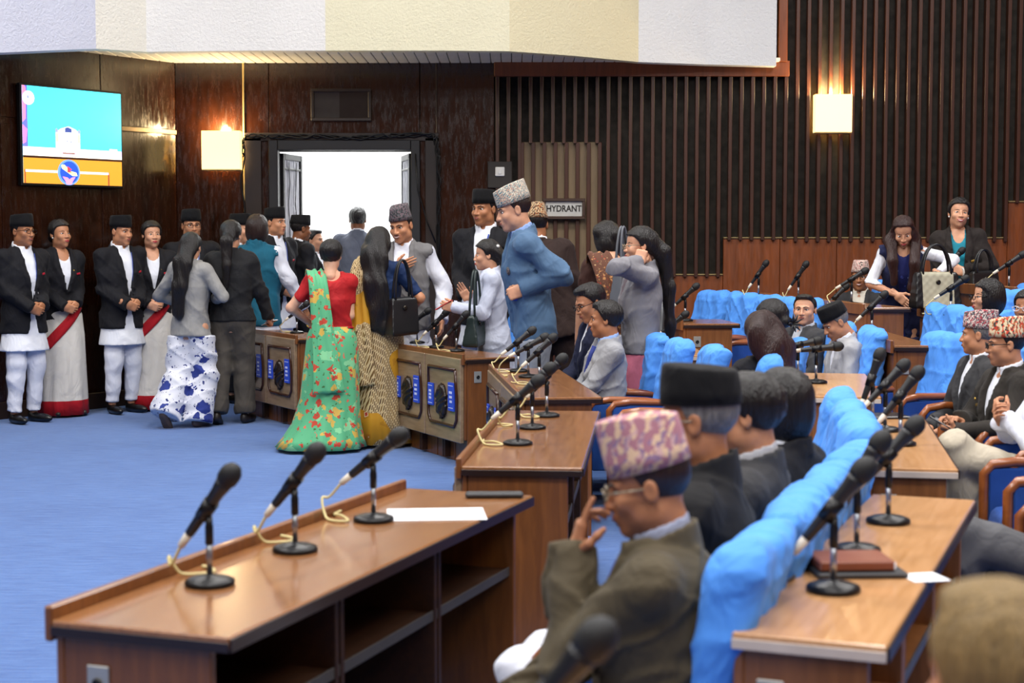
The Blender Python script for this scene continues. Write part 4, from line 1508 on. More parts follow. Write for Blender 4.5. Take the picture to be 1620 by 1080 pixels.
def head_template(fem, smile, wide, h, stache):
    key = (fem, smile, wide, h, stache)
    if key in HEADS:
        return HEADS[key]
    f = lambda P: head_sdf(P, fem, wide)
    v, q = snet(f, (-0.1, -0.13, -0.19), (0.1, 0.115, 0.125), h)
    vs, fs, mi = [tuple(x) for x in v], [tuple(x) for x in q], [0] * len(q)

    def sy(x, z):
        ys = np.linspace(-0.135, -0.02, 240)
        dd = head_sdf([np.full_like(ys, x), ys, np.full_like(ys, z)], fem, wide)
        i = int(np.argmax(dd < 0))
        return float(ys[i])

    def put(part, m):
        o = len(vs)
        vs.extend(part[0])
        for fc in part[1]:
            fs.append(tuple(i + o for i in fc))
            mi.append(m)
    for s in (-1, 1):
        ex, ez = s * 0.032, 0.001
        ye = sy(ex, ez)
        put(sphere_part((ex, ye + 0.0035, ez), (0.0135, 0.008, 0.0062 if smile < 2 else 0.0045)), 2)
        put(sphere_part((ex, ye - 0.0015, ez), (0.0058, 0.0045, 0.0058 if smile < 2 else 0.0042)), 3)
        b_ = MB()
        b_.tube([(s * 0.018, sy(s * 0.018, 0.004) - 0.001, 0.003), (s * 0.031, sy(s * 0.031, 0.008) - 0.002, 0.0085), (s * 0.047, sy(s * 0.047, 0.003) - 0.001, 0.002)], 0.0019, 5)
        put((b_.v, b_.f), 4)
        b_ = MB()
        zb = 0.021
        b_.tube([(s * 0.012, sy(s * 0.012, zb) - 0.0005, zb - 0.002), (s * 0.03, sy(s * 0.03, zb + 0.004) - 0.0005, zb + 0.003), (s * 0.05, sy(s * 0.05, zb - 0.001) - 0.0005, zb - 0.003)], [0.0036, 0.0036, 0.002] if not fem else [0.0022, 0.0025, 0.0015], 6)
        put((b_.v, b_.f), 4)
    mw = 0.023 if not smile else 0.03
    up = 0.0 if not smile else 0.007
    zl = -0.062
    for (dz, r, wd) in ((0.0045, 0.0042, 1.0), (-0.0055 if not smile else -0.0095, 0.0052, 0.85)):
        b_ = MB()
        pp = []
        for t in (-1, -0.6, -0.25, 0, 0.25, 0.6, 1):
            xx = t * mw * wd
            zz = zl + dz * (1 - 0.7 * abs(t)) + up * t * t
            pp.append((xx, sy(xx, zz) - 0.0005, zz))
        b_.tube(pp, [0.0015, r * 0.75, r, r * 0.95, r, r * 0.75, 0.0015], 6)
        put((b_.v, b_.f), 1)
    if smile:
        b_ = MB()
        pp = [(t * mw * 0.75, sy(t * mw * 0.75, zl - 0.002) - 0.0002, zl - 0.002 + up * t * t * 0.8) for t in (-1, -0.5, 0, 0.5, 1)]
        b_.tube(pp, [0.001, 0.004, 0.005, 0.004, 0.001], 6)
        put((b_.v, b_.f), 5)
    if stache:
        b_ = MB()
        zz = -0.0505
        pp = [(t * 0.027, sy(t * 0.027, zz - 0.003 * abs(t)) - 0.0005, zz - 0.005 * t * t) for t in (-1, -0.6, -0.2, 0.2, 0.6, 1)]
        b_.tube(pp, [0.001, 0.0026, 0.003, 0.003, 0.0026, 0.001], 6)
        put((b_.v, b_.f), 4)
    HEADS[key] = (np.array(vs, np.float32), fs, mi)
    return HEADS[key]


HANDS = {}
CURL = {'relax': ((18, 28, 22), 0.4), 'flat': ((4, 6, 4), 0.15), 'fist': ((72, 88, 55), 0.9), 'grip': ((48, 62, 40), 0.8), 'clasp': ((38, 46, 30), 0.6), 'point': ((30, 40, 30), 0.5)}


def hand_template(pose, h):
    key = (pose, h)
    if key in HANDS:
        return HANDS[key]
    curl, th = CURL[pose]
    segs = []
    for (bx, by, ln, r0) in ((0.030, 0.088, 0.072, 0.0088), (0.010, 0.093, 0.081, 0.0090), (-0.011, 0.090, 0.074, 0.0086), (-0.030, 0.082, 0.058, 0.0076)):
        p = V3(bx * 0.94, 0, by)
        a = 0
        k = 1.0 + (0.10 if bx < 0 else 0.0)
        if pose == 'point' and bx > 0.02:
            k = 0.15
        for j, fr_ in enumerate((0.44, 0.31, 0.25)):
            a += R(curl[j] * k)
            q = p + ln * fr_ * V3(bx * 0.6 * (1 if j == 0 else 0), math.sin(a), math.cos(a))
            segs.append((p, q, r0 * (1 - 0.09 * j), r0 * (1 - 0.09 * (j + 1))))
            p = q
    p = V3(0.026, 0.004, 0.022)
    d1 = V3(0.75 - 0.35 * th, 0.25 + 0.55 * th, 0.65)
    d1 /= np.linalg.norm(d1)
    d2 = V3(0.35 - 0.35 * th, 0.15 + 0.75 * th, 0.9)
    d2 /= np.linalg.norm(d2)
    q = p + d1 * 0.042
    segs.append((p, q, 0.0155, 0.0115))
    segs.append((q, q + d2 * 0.03, 0.0108, 0.0095))
    segs.append((q + d2 * 0.03, q + d2 * 0.052, 0.0095, 0.0075))

    def f(P):
        d = sd_box(P, (0.0, 0.001, 0.052), (0.039, 0.0135, 0.045), 0.0125)
        d = smin(d, sd_seg([P[0] * 0.85, P[1] * 1.15, P[2]], (0, 0, -0.05), (0, 0, 0.02), 0.024, 0.025), 0.018)
        fd = None
        for (a, b_, r0, r1) in segs[:12]:
            e = sd_seg(P, a, b_, r0, r1)
            fd = e if fd is None else np.minimum(fd, e)
        d = smin(d, fd, 0.006)
        for (a, b_, r0, r1) in segs[12:]:
            d = smin(d, sd_seg(P, a, b_, r0, r1), 0.008)
        return d
    v, q = snet(f, (-0.055, -0.04, -0.06), (0.085, 0.11, 0.185), h)
    HANDS[key] = (v, q)
    return v, q


def unit(v):
    v = np.asarray(v, float)
    return v / (np.linalg.norm(v) + 1e-9)


def ik(s, w, l1, l2, pole):
    d = w - s
    L = np.linalg.norm(d)
    if L > (l1 + l2) * 0.995:
        w = s + d / L * (l1 + l2) * 0.995
        d = w - s
        L = np.linalg.norm(d)
    L = max(L, abs(l1 - l2) + 0.02)
    a = (l1 * l1 - l2 * l2 + L * L) / (2 * L)
    hgt = math.sqrt(max(l1 * l1 - a * a, 0))
    u = d / np.linalg.norm(d)
    p = np.asarray(pole, float)
    p = unit(p - u * p.dot(u))
    return s + u * a + p * hgt, w


SKINS = {'light': '#cf9b7c', 'mid': '#bd8664', 'tan': '#aa7452', 'dark': '#7c4d30', 'pale': '#d8a88a'}
LIP = lambda fem: m_plain('lip_red' if fem else 'lip_brown', '#a8383e' if fem else '#8a4a40', 0.4)
EYEW = m_plain('eye_white', '#d8d2cc', 0.3)
IRIS = m_plain('eye_iris', '#1a0f0a', 0.15)
TEETH = m_plain('teeth', '#e8e2d8', 0.3)
HAIRK = m_hair('hair_black', '#14100f')
HAIRB = m_hair('hair_brown_black', '#241511')
HAIRG = m_hair('hair_grey', '#6f6c68')
HAIRKH = m_hair('hair_khaki', '#7a6238', 0.7)
SHOEB = m_plain('shoe_black', '#0d0c0c', 0.3)
SANDAL = m_plain('sandal_dark', '#221a16', 0.5)


def hair_cut(q, front=0.075, side=0.012, nape=-0.075):
    y = q[1]
    return np.interp(y, [-0.10, -0.075, -0.045, -0.02, 0.0, 0.03, 0.06, 0.1], [front, front, front - 0.012, 0.03, side, side - 0.03, nape + 0.012, nape]) - q[2]


def cap_sdf(q, grow, wide):
    return sd_ell(q, (0, 0.013, 0.033), (0.074 * wide + grow, 0.094 + grow, 0.083 + grow))


class Person:
    pass


def loft_mesh(levels, n=48, pleat=0.0, npl=14, seed=0.0, cap=True, sharp=1.0):
    """levels: (z, cx, cy, rx, ry, pleat weight); bottom last."""
    vs, fs = [], []
    for (z, cx, cy, rx, ry, pw) in levels:
        for k in range(n):
            a = 2 * math.pi * k / n
            p = 1 + pleat * pw * (math.sin(npl * a + seed + 0.6 * math.sin(3 * a)) + 0.5 * math.sin((npl * 0.61) * a * 1.0 + 2 * seed)) if pw else 1
            vs.append((cx + rx * p * math.cos(a), cy + ry * p * math.sin(a), z))
    m = len(levels)
    for i in range(m - 1):
        for k in range(n):
            a, b_ = i * n + k, i * n + (k + 1) % n
            fs.append((a, a + n, b_ + n, b_))
    if cap:
        fs.append(tuple(range(n)))
        fs.append(tuple((m - 1) * n + k for k in range(n))[::-1])
    return vs, fs


def ribbon_mesh(path, widths, wdirs, th=0.006, ncross=8, ripple=0.0, seed=0.0):
    """a draped band: centre path, half widths and width directions; closed with a small thickness."""
    P = [np.asarray(p, float) for p in path]
    rows = []
    for i, p in enumerate(P):
        t = unit(P[min(i + 1, len(P) - 1)] - P[max(i - 1, 0)])
        w = np.asarray(wdirs[i], float)
        w = unit(w - t * w.dot(t))
        nrm = np.cross(t, w)
        row = []
        for j in range(ncross + 1):
            s = -1 + 2 * j / ncross
            off = ripple * math.sin(4.2 * s * 2 + seed + 0.35 * i) + ripple * 0.5 * math.sin(11 * s + 2 * seed)
            row.append((p + w * widths[i] * s + nrm * (off + th / 2), p + w * widths[i] * s + nrm * (off - th / 2)))
        rows.append(row)
    nc = ncross + 1
    vs = [r[0] for row in rows for r in row] + [r[1] for row in rows for r in row]
    N = len(P) * nc
    fs = []
    for i in range(len(P) - 1):
        for j in range(ncross):
            a = i * nc + j
            fs.append((a, a + 1, a + nc + 1, a + nc))
            fs.append((N + a, N + a + nc, N + a + nc + 1, N + a + 1))
        for j in (0, ncross):
            a = i * nc + j
            fs.append((a, a + nc, N + a + nc, N + a) if j == 0 else (a, N + a, N + a + nc, a + nc))
    for i in (0, len(P) - 1):
        for j in range(ncross):
            a = i * nc + j
            fs.append((a, N + a, N + a + 1, a + 1) if i == 0 else (a, a + 1, N + a + 1, N + a))
    return vs, fs


def person(label, hx, hy, d, floor=0.0, yaw=0.0, sit=False, fem=False, skin='mid', lean=0.0, side=0.0, twist=0.0, head=(0, 0, 0),
           L=None, Rr=None, legs=None, smile=0, wide=1.0, stache=False, h=0.014, k=None, fat=1.0, belly=0.0,
           hair='short', hairm=None, hat=None, glasses=None, wear=None, bare=False, seed=None, build=None, headk=1.0, group=None):
    p = Person()
    p.sd = seed if seed is not None else (hx * 0.37) % 6.28
    p.sit, p.fem, p.fat = sit, fem, fat
    hz = 0.52 if sit else 0.90
    p.pel = V3(0, 0, hz)
    p.Rc = rot(twist, lean, side)
    p.Rh = rot(*head)
    sw = 0.150 if fem else 0.175
    T = p.T = lambda x, y, z: p.pel + p.Rc @ V3(x, y, z)
    p.neck = T(0, 0.012, 0.535)
    p.hc = p.neck + 0.5 * (p.Rc + p.Rh) @ V3(0, -0.022, 0.138 if fem else 0.146)
    p.shL, p.shR = T(sw, 0.005, 0.472), T(-sw, 0.005, 0.472)
    p.yaw = yaw
    # placement: the head is where the photograph shows it, the feet stand on the given floor
    tgt = at(hx, hy, d)
    kk = (tgt.z - floor) / p.hc[2]
    if k is None:
        k = min(max(kk, 0.86), 1.14)
    p.k = k
    a = R(yaw)
    off = Vector((p.hc[0], p.hc[1], 0)) * k
    off.rotate(Matrix.Rotation(a, 3, 'Z'))
    loc = Vector((tgt.x - off.x, tgt.y - off.y, floor))
    if abs(kk - k) > 0.005:
        print('PERSON height off', round(kk, 3), label)
    # arms
    dn = {'w': (0.25, -0.05, -0.06)}
    p.arm = {}
    for s, spec, sh in ((1, L, p.shL), (-1, Rr, p.shR)):
        spec = dict(dn) if spec is None else dict(spec)
        w = spec['w']
        w = p.pel + V3(w[0] * s if not spec.get('abs') else w[0], w[1], w[2])
        pole = spec.get('pole', (0.5, 0.7, -0.6))
        el, w = ik(sh, w, 0.285, 0.255, V3(pole[0] * s, pole[1], pole[2]))
        hd = unit(spec['hd']) * V3(1, 1, 1) if 'hd' in spec else unit(w - el)
        if 'hd' in spec and not spec.get('abs'):
            hd = unit(V3(spec['hd'][0] * s, spec['hd'][1], spec['hd'][2]))
        pn = V3(*spec.get('pn', (-1, 0, 0)))
        if not spec.get('abs'):
            pn = V3(pn[0] * s, pn[1], pn[2])
        p.arm[s] = dict(sh=sh, el=el, w=w, hd=hd, pn=pn, pose=spec.get('hand', 'relax'), hide=spec.get('hide', False))
    # legs
    lg = legs or {}
    p.leg = {}
    for s, key in ((1, 'L'), (-1, 'R')):
        hip = p.pel + V3(0.088 * s, 0, -0.02)
        if sit:
            kn, an = lg.get(key, ((0.10, -0.43, 0.0), (0.10, -0.40, -0.43)))
        else:
            kn, an = lg.get(key, ((0.092, -0.025, -0.42), (0.095, 0.02, -0.815)))
        kn = p.pel + V3(kn[0] * s, kn[1], kn[2])
        an = p.pel + V3(an[0] * s, an[1], an[2])
        p.leg[s] = (hip, kn, an)
    p.footyaw = lg.get('yaw', 8)
    p.footpitch = {1: lg.get('Lp', 0), -1: lg.get('Rp', 0)}

    # ---- body: one mesh (trunk, limbs, neck, head, hands)
    def bodyf(P):
        q = tl(p.Rc, [P[i] - p.pel[i] for i in range(3)])
        z = q[2]
        rx = np.interp(z, [-0.14, -0.04, 0.13, 0.32, 0.44, 0.52], [0.12, 0.155, 0.125 if fem else 0.135, 0.145, 0.14, 0.07]) * fat
        ry = np.interp(z, [-0.14, -0.04, 0.13, 0.32, 0.44, 0.52], [0.09, 0.11, 0.09, 0.10, 0.085, 0.055]) * fat
        dd = (np.sqrt((q[0] / rx) ** 2 + (q[1] / ry) ** 2) - 1) * np.minimum(rx, ry)
        dd = np.maximum(dd, np.maximum(-0.14 - z, z - 0.52))
        for s in (1, -1):
            A = p.arm[s]
            dd = smin(dd, sd_seg(P, p.neck - 0.03 * p.Rc[:, 2], A['sh'], 0.045, 0.050), 0.03)
            ar = sd_seg(P, A['sh'], A['el'], 0.049 * fat, 0.038 * fat)
            ar = smin(ar, sd_seg(P, A['el'], A['w'], 0.040 * fat, 0.026), 0.02)
            dd = smin(dd, ar, 0.025)
            hip, kn, an = p.leg[s]
            lgd = smin(sd_seg(P, hip, kn, 0.078, 0.052), sd_seg(P, kn, an, 0.050, 0.034), 0.02)
            dd = smin(dd, lgd, 0.03)
        dd = smin(dd, sd_seg(P, p.neck - 0.02 * p.Rc[:, 2], p.hc + p.Rh @ V3(0, 0.025, -0.07), 0.058 if not fem else 0.05, 0.05 if not fem else 0.045), 0.03)
        return dd
    allp = [p.neck, p.hc + V3(0, 0, -0.05)] + [p.arm[s][x] for s in (1, -1) for x in ('sh', 'el', 'w')] + [x for s in (1, -1) for x in p.leg[s]] + [p.pel + V3(0.15, 0.1, -0.1), p.pel - V3(0.15, 0.1, 0.1)]
    allp = np.array(allp)
    p.lo, p.hi = allp.min(0) - 0.09, allp.max(0) + 0.09
    v, f = snet(bodyf, p.lo, p.hi, h if bare else 0.02)
    vs, fs, mi = [v], [tuple(x) for x in f], [0] * len(f)
    nv = len(v)
    hv, hf, hm = head_template(fem, smile, wide, 0.0052 if h < 0.013 else 0.0062, stache)
    vs.append((hv * headk) @ p.Rh.T.astype(np.float32) + p.hc.astype(np.float32))
    fs += [tuple(i + nv for i in t) for t in hf]
    mi += hm
    nv += len(hv)
    for s in (1, -1):
        A = p.arm[s]
        if A['hide']:
            continue
        tv_, tf_ = hand_template(A['pose'], 0.004 if h < 0.013 else 0.005)
        dz = A['hd']
        ny = unit(A['pn'] - dz * A['pn'].dot(dz))
        tx = np.cross(dz, ny) if s == -1 else np.cross(ny, dz)
        B = np.stack([tx, ny, dz], 1)
        hv = tv_ @ B.T.astype(np.float32) * 0.98 + A['w'].astype(np.float32)
        vs.append(hv)
        ft = tf_ if s == -1 else tf_[:, ::-1]
        fs += [tuple(i + nv for i in t) for t in ft]
        mi += [0] * len(ft)
        nv += len(hv)
    sk = m_skin('skin_' + skin, SKINS[skin])
    hm_ = hairm or HAIRK
    o = new_obj('person', np.concatenate(vs) * k, fs, [sk, LIP(fem), EYEW, IRIS, hm_ if hm_ is not HAIRKH else HAIRK, TEETH], None, mi, True)
    o.location = loc
    o.rotation_euler = (0, 0, a)
    tag(o, label, 'person', group)
    p.o = o
    p.h = h
    p.cover = None

    def hl(P):
        return tl(p.Rh, [(P[i] - p.hc[i]) / headk for i in range(3)])
    p.hl = hl
    p.HW = lambda *a_: p.hc + p.Rh @ (V3(*a_) * headk)

    # ---- hair
    if hair:
        hp = hair if isinstance(hair, dict) else {'type': hair}
        ty = hp['type']

        def hf_(P):
            q = hl(P)
            if ty == 'under':                      # short hair showing below a cap
                c = cap_sdf(q, 0.006, wide)
                dd = np.maximum(c, hair_cut(q, 0.09, -0.01, -0.075))
                return np.maximum(dd, q[2] - 0.06)
            g = hp.get('grow', 0.012 if not fem else 0.015)
            c = cap_sdf(q, g, wide) + 0.0022 * np.sin(130 * q[0] + 25 * np.sin(20 * q[1])) + 0.0015 * np.sin(90 * q[1])
            if ty == 'short':
                c = smin(c, sd_ell(q, (0, -0.03, 0.10), (0.06 * wide, 0.055, 0.022)), 0.02)
                return np.maximum(c, hair_cut(q, hp.get('front', 0.078), -0.005, -0.07))
            dd = np.maximum(c, hair_cut(q, hp.get('front', 0.072), hp.get('side', -0.035), -0.10))
            if ty == 'bun':
                dd = smin(dd, sd_ell(q, (0, 0.105, -0.03), (0.045, 0.035, 0.042)), 0.02)
            if ty in ('long', 'pony'):
                w = hp.get('w', 0.09)
                dl = None
                chains = [(st_, pts, i, t) for st_, pts in zip(hp.get('starts', [(0, 0.075, 0.0)]), hp.get('chains', [hp['pts']])) for i, t in enumerate(pts)]
                for st_, pts, i, t in chains:
                    if i == 0:
                        prev = p.HW(*st_)
                    cur = p.pel + V3(*t)
                    n_ = len(pts)
                    r0 = w * (1 - 0.45 * max(i - 1, 0) / n_) if ty == 'long' else w * (1 - 0.6 * i / n_)
                    r1 = w * (1 - 0.45 * max(i, 0) / n_) if ty == 'long' else w * (1 - 0.6 * (i + 1) / n_)
                    fl = hp.get('flat', 0.5)
                    ax = hp.get('ax')            # direction across which the fall is flattened
                    if ax is None:
                        ax = (0, 1, 0)
                    axv = unit(ax)
                    rel = [P[j] - prev[j] for j in range(3)]
                    dp_ = rel[0] * axv[0] + rel[1] * axv[1] + rel[2] * axv[2]
                    Q = [prev[j] + rel[j] + dp_ * axv[j] * (1 / fl - 1) for j in range(3)]
                    cr = cur - prev
                    dpc = cr.dot(axv)
                    cb = prev + cr + dpc * axv * (1 / fl - 1)
                    e = sd_seg(Q, prev, cb, r0, r1) * 0.8
                    dl = e if dl is None else smin(dl, e, 0.03)
                    prev = cur
                strand = hp.get('strand', 0.006)
                dl = dl + strand * np.sin(70 * P[0] + 60 * P[1] + 3 * np.sin(7 * P[2])) * 0.6 + strand * 0.6 * np.sin(38 * P[0] - 33 * P[1] + 5 * np.sin(5 * P[2] + 1))
                dd = smin(dd, dl, 0.03)
            if ty == 'bob':
                e = sd_ell(q, (0, 0.02, -0.02), (0.098, 0.105, 0.125)) + 0.003 * np.sin(95 * q[0])
                e = np.maximum(e, -sd_ell(q, (0, -0.115, -0.02), (0.068, 0.10, 0.12)))
                dd = smin(dd, np.maximum(e, -0.13 - q[2]), 0.02)
            for (cx_, cy_, cz_, rx_, ry_, rz_) in hp.get('extra', ()):   # locks in head coordinates
                dd = smin(dd, sd_ell(q, (cx_, cy_, cz_), (rx_, ry_, rz_)), 0.015)
            return dd
        bb = [p.hc + V3(-0.16, -0.16, -0.19), p.hc + V3(0.16, 0.16, 0.16)]
        if ty in ('long', 'pony'):
            for t in hp['pts']:
                c = p.pel + V3(*t)
                bb += [c - 0.12, c + 0.12]
        bb = np.array(bb)
        v, f = snet(hf_, bb.min(0), bb.max(0), 0.007 if ty in ('short', 'under', 'bun') else 0.010)
        new_obj('hair', v * k, f, hm_, o, smooth=True)
    # ---- head wear
    if hat:
        topi(p, *hat)
    if glasses:
        col = m_plain('glasses_' + glasses, {'black': '#101012', 'metal': '#8a7d68', 'white': '#d8d8dc'}[glasses], 0.3, 0.5, 0.3)
        b_ = MB()
        for s in (-1, 1):
            pts = [(s * 0.034 + 0.0225 * math.cos(t), -0.110 + 0.006 * abs(math.cos(t)), -0.002 + 0.016 * math.sin(t)) for t in np.linspace(0, 2 * math.pi, 17)]
            b_.tube([p.HW(*q) * k for q in pts], 0.0024, 5)
            b_.tube([p.HW(s * 0.056, -0.104, 0.004) * k, p.HW(s * 0.076, -0.07, 0.006) * k, p.HW(s * 0.081, 0.008, 0.004) * k], 0.0024, 5)
        b_.tube([p.HW(-0.012, -0.110, 0.002) * k, p.HW(0, -0.114, 0.005) * k, p.HW(0.012, -0.110, 0.002) * k], 0.0022, 5)
        b_.obj('glasses', col, o)
    for w_ in (wear or ()):
        w_[0](p, *w_[1:])
    return p


def topi(p, mat, kind='black', tilt=0.0, tall=1.0, slant=0.10):
    """Nepali cap: an oval band that narrows upwards; patterned caps peak to one end with a pressed-in crown."""
    n, rows = 40, []
    q = p.o
    if kind == 'black':
        prof = [(0.0, 1.035), (0.0, 1.06), (0.035, 1.05), (0.07, 1.015), (0.088, 0.985), (0.096, 0.93), (0.094, 0.6), (0.092, 0.2)]
        hs = lambda a, z: z * (1.0 + 0.10 * -math.sin(a))
    else:
        prof = [(0.0, 1.03), (0.0, 1.055), (0.03, 1.05), (0.07, 1.035), (0.103, 1.02), (0.108, 1.0), (0.102, 0.86), (0.088, 0.5), (0.084, 0.15)]
        hs = lambda a, z: z * (1.0 + slant * math.sin(a) + 0.03 * math.cos(2 * a))
    vs, fs = [], []
    M = rot(0, tilt, 0)
    for (z, s) in prof:
        for i in range(n):
            a = 2 * math.pi * i / n
            rx, ry = 0.081 * s * (1 - (2.6 * z if kind != 'black' else 0.0)), 0.101 * s
            x = rx * math.cos(a)
            y = ry * math.sin(a) + 0.012
            zz = hs(a, z) * tall
            if kind != 'black' and z > 0.05:
                zz -= 0.012 * math.exp(-(x / 0.02) ** 2) * (s < 0.96)          # crease along the crown
                x += 0.004 * math.sin(5 * a + p.sd)
            w = M @ V3(x, y, zz)
            vs.append(p.HW(w[0], w[1], w[2] + 0.043) * p.k)
    m = len(prof)
    for i in range(m - 1):
        for j in range(n):
            a, b_ = i * n + j, i * n + (j + 1) % n
            fs.append((a, b_, b_ + n, a + n))
    fs.append(tuple((m - 1) * n + j for j in range(n)))
    fs.append(tuple(range(n))[::-1])
    new_obj('topi_cap', vs, fs, mat, p.o, smooth=True)


# ------------------------------------------------------------------ garments
def torso_levels(p, grow, hem, flare=0.0, loose=0.0, belly=0.0):
    zl = [hem, max(-0.17, hem + 0.01), -0.03, 0.10, 0.20, 0.32, 0.42, 0.485, 0.53]
    if p.fem:
        rx = [0.178 + flare, 0.178, 0.172, 0.140, 0.142, 0.158, 0.152, 0.125, 0.075]
        ry = [0.135 + flare, 0.132, 0.125, 0.104, 0.112, 0.128, 0.105, 0.080, 0.066]
    else:
        rx = [0.182 + flare, 0.178, 0.172, 0.162, 0.166, 0.178, 0.172, 0.140, 0.080]
        ry = [0.138 + flare, 0.132, 0.128, 0.120 + belly, 0.124 + belly, 0.126, 0.110, 0.085, 0.068]
    if hem > -0.12:
        zl, rx, ry = zl[2:], rx[2:], ry[2:]
        zl[0] = hem
    rx = [r * p.fat + grow + loose for r in rx]
    ry = [r * p.fat + grow + loose for r in ry]
    return zl, rx, ry


def torso_d(p, P, lv, hem, ztop=0.53):
    q = tl(p.Rc, [P[i] - p.pel[i] for i in range(3)])
    z = q[2]
    rx = np.interp(z, lv[0], lv[1])
    ry = np.interp(z, lv[0], lv[2])
    yc = np.interp(z, [-0.3, 0.0, 0.3, 0.5], [0.0, 0.0, -0.006, 0.012])
    e = 2.35
    dd = ((np.abs(q[0] / rx) ** e + np.abs((q[1] - yc) / ry) ** e) ** (1 / e) - 1) * np.minimum(rx, ry)
    return np.maximum(dd, np.maximum(hem - z, z - ztop)), q


def upper(p, name, mat, hem=-0.16, grow=0.0, sleeve=1.0, v=None, lapel=False, collar=0.0, flare=0.0, loose=0.0, belly=0.0, fold=0.007, arm_r=(0.056, 0.045, 0.038), scoop=None, cut=None, h=None, gap=None):
    """jacket, shirt, blouse or waistcoat. sleeve: 0 none .. 0.4 short .. 1 to the wrist; v = height of the front V."""
    h = h or p.h
    lv = torso_levels(p, grow, hem, flare, loose, belly)
    ars = [r * (0.9 if p.fem else 1.0) + grow + loose for r in arm_r]

    def f(P):
        dd, q = torso_d(p, P, lv, hem)
        Rz = p.Rc[:, 2]
        for s in (1, -1):
            A = p.arm[s]
            shd = sd_seg(P, p.neck - 0.045 * Rz, A['sh'] - 0.012 * Rz, 0.052 + grow, 0.060 + grow)
            dd = smin(dd, shd, 0.035)
        wn = wrk(P, fold, p.sd, 0.8)
        for s in (1, -1):
            A = p.arm[s]
            if sleeve <= 0:
                ax = unit(A['el'] - A['sh'])
                rr = sd_seg(P, A['sh'] + V3(s * 0.035, 0, 0) * 0.6, A['sh'] + V3(s * 0.05, 0, -0.12), 0.05, 0.05)
                dd = smax(dd, -rr + 0.012, 0.01)
                continue
            if sleeve < 0.5:
                e = A['sh'] + (A['el'] - A['sh']) * (sleeve / 0.5)
                ax = unit(A['el'] - A['sh'])
                ar = sd_seg(P, A['sh'], A['el'], ars[0], ars[1])
                ar = np.maximum(ar, sum((P[i] - e[i]) * ax[i] for i in range(3)))
            else:
                t = (sleeve - 0.5) / 0.5
                e = A['el'] + (A['w'] - A['el']) * t
                ax = unit(A['w'] - A['el'])
                up_ = sd_seg(P, A['sh'], A['el'], ars[0], ars[1])
                fo = sd_seg(P, A['el'], A['w'] + ax * 0.03, ars[1], ars[2])
                fo = np.maximum(fo, sum((P[i] - (e[i] + ax[i] * 0.012)) * ax[i] for i in range(3)))
                ar = smin(up_, fo, 0.016)
                rel = sum((P[i] - A['el'][i]) ** 2 for i in range(3))
                ar = ar + 1.0 * wn * np.exp(-rel / 0.02) + 0.003 * np.sin(55 * sum((P[i] - A['el'][i]) * ax[i] for i in range(3)) + p.sd) * np.exp(-rel / 0.015)
            dd = smin(dd, ar, 0.022)
        dd = dd + wn
        z = q[2]
        dd = np.maximum(dd, hem - z)
        if scoop:                                   # rounded neckline (front depth, back depth, half width)
            fd, bd, hw = scoop
            sc = sd_ell(q, (0, -0.06, 0.545), (hw, 0.14, fd))
            sc = np.minimum(sc, sd_ell(q, (0, 0.10, 0.545), (hw, 0.10, bd)))
            dd = smax(dd, -sc, 0.008)
        if v is not None:
            w = np.interp(z, [v, 0.40, 0.53], [0.0, 0.052, 0.062])
            sol = dd
            vd = np.maximum(np.maximum(np.abs(q[0]) - w, q[1] + 0.005), v - z)
            dd = np.maximum(dd, -vd)
            if gap:                                  # front edges spread below the button
                g = np.interp(z, [hem, v], [gap, 0.0])
                dd = np.maximum(dd, -np.maximum(np.maximum(np.abs(q[0]) - g, q[1] + 0.05), z - v))
            if lapel:
                lw = np.interp(z, [v, 0.38, 0.44, 0.53], [0.012, 0.062, 0.05, 0.03])
                lr = np.maximum(np.maximum(np.abs(q[0]) - w - lw, w - np.abs(q[0])), np.maximum(v - z, q[1]))
                dd = np.minimum(dd, np.maximum(sol - 0.013, lr))
        if collar:
            nk = p.neck
            axn = unit(p.hc - p.neck + p.Rc[:, 2] * 0.1)
            a0, a1 = nk - axn * 0.03, nk + axn * collar
            rr = 0.068 if not p.fem else 0.060
            rel = [P[i] - a0[i] for i in range(3)]
            Lc = np.linalg.norm(a1 - a0)
            t = sum(rel[i] * axn[i] for i in range(3))
            rad = np.sqrt(np.maximum(sum(rel[i] ** 2 for i in range(3)) - t * t, 0))
            ring = np.maximum(np.abs(rad - (rr + grow + 0.006 - 0.06 * t)) - 0.0075, np.maximum(-t, t - Lc - 0.25 * q[1]))
            if v is not None:
                ring = np.maximum(ring, -np.maximum(np.abs(q[0]) - 0.055, q[1] + 0.02))
            else:
                ring = np.maximum(ring, -np.maximum(np.abs(q[0]) - 0.012, q[1] + 0.02))
            dd = np.minimum(dd, ring)
            inner = np.maximum(rad - (rr - 0.012), -t - 0.0)
            dd = np.maximum(dd, -np.maximum(inner, t - 0.2))
        if cut is not None:
            dd = cut(P, q, dd)
        return dd
    pts = [p.neck + V3(0, 0, 0.06)]
    for s in (1, -1):
        A = p.arm[s]
        pts += [A['sh'], A['sh'] + p.Rc[:, 2] * 0.03]
        if sleeve > 0:
            pts += [A['el']]
        if sleeve > 0.5:
            pts += [A['w']]
    for sx in (-1, 1):
        for sy in (-1, 1):
            for zz in (hem, 0.1):
                pts.append(p.T(sx * 0.14, sy * 0.09, zz))
    pts = np.array(pts)
    vv, ff = snet(f, pts.min(0) - 0.10 - loose - flare, pts.max(0) + 0.10 + loose + flare, h)
    if hem < 0.04:
        p.cover = (hem, grow)
    return new_obj(name, vv * p.k, ff, mat, p.o, smooth=True)


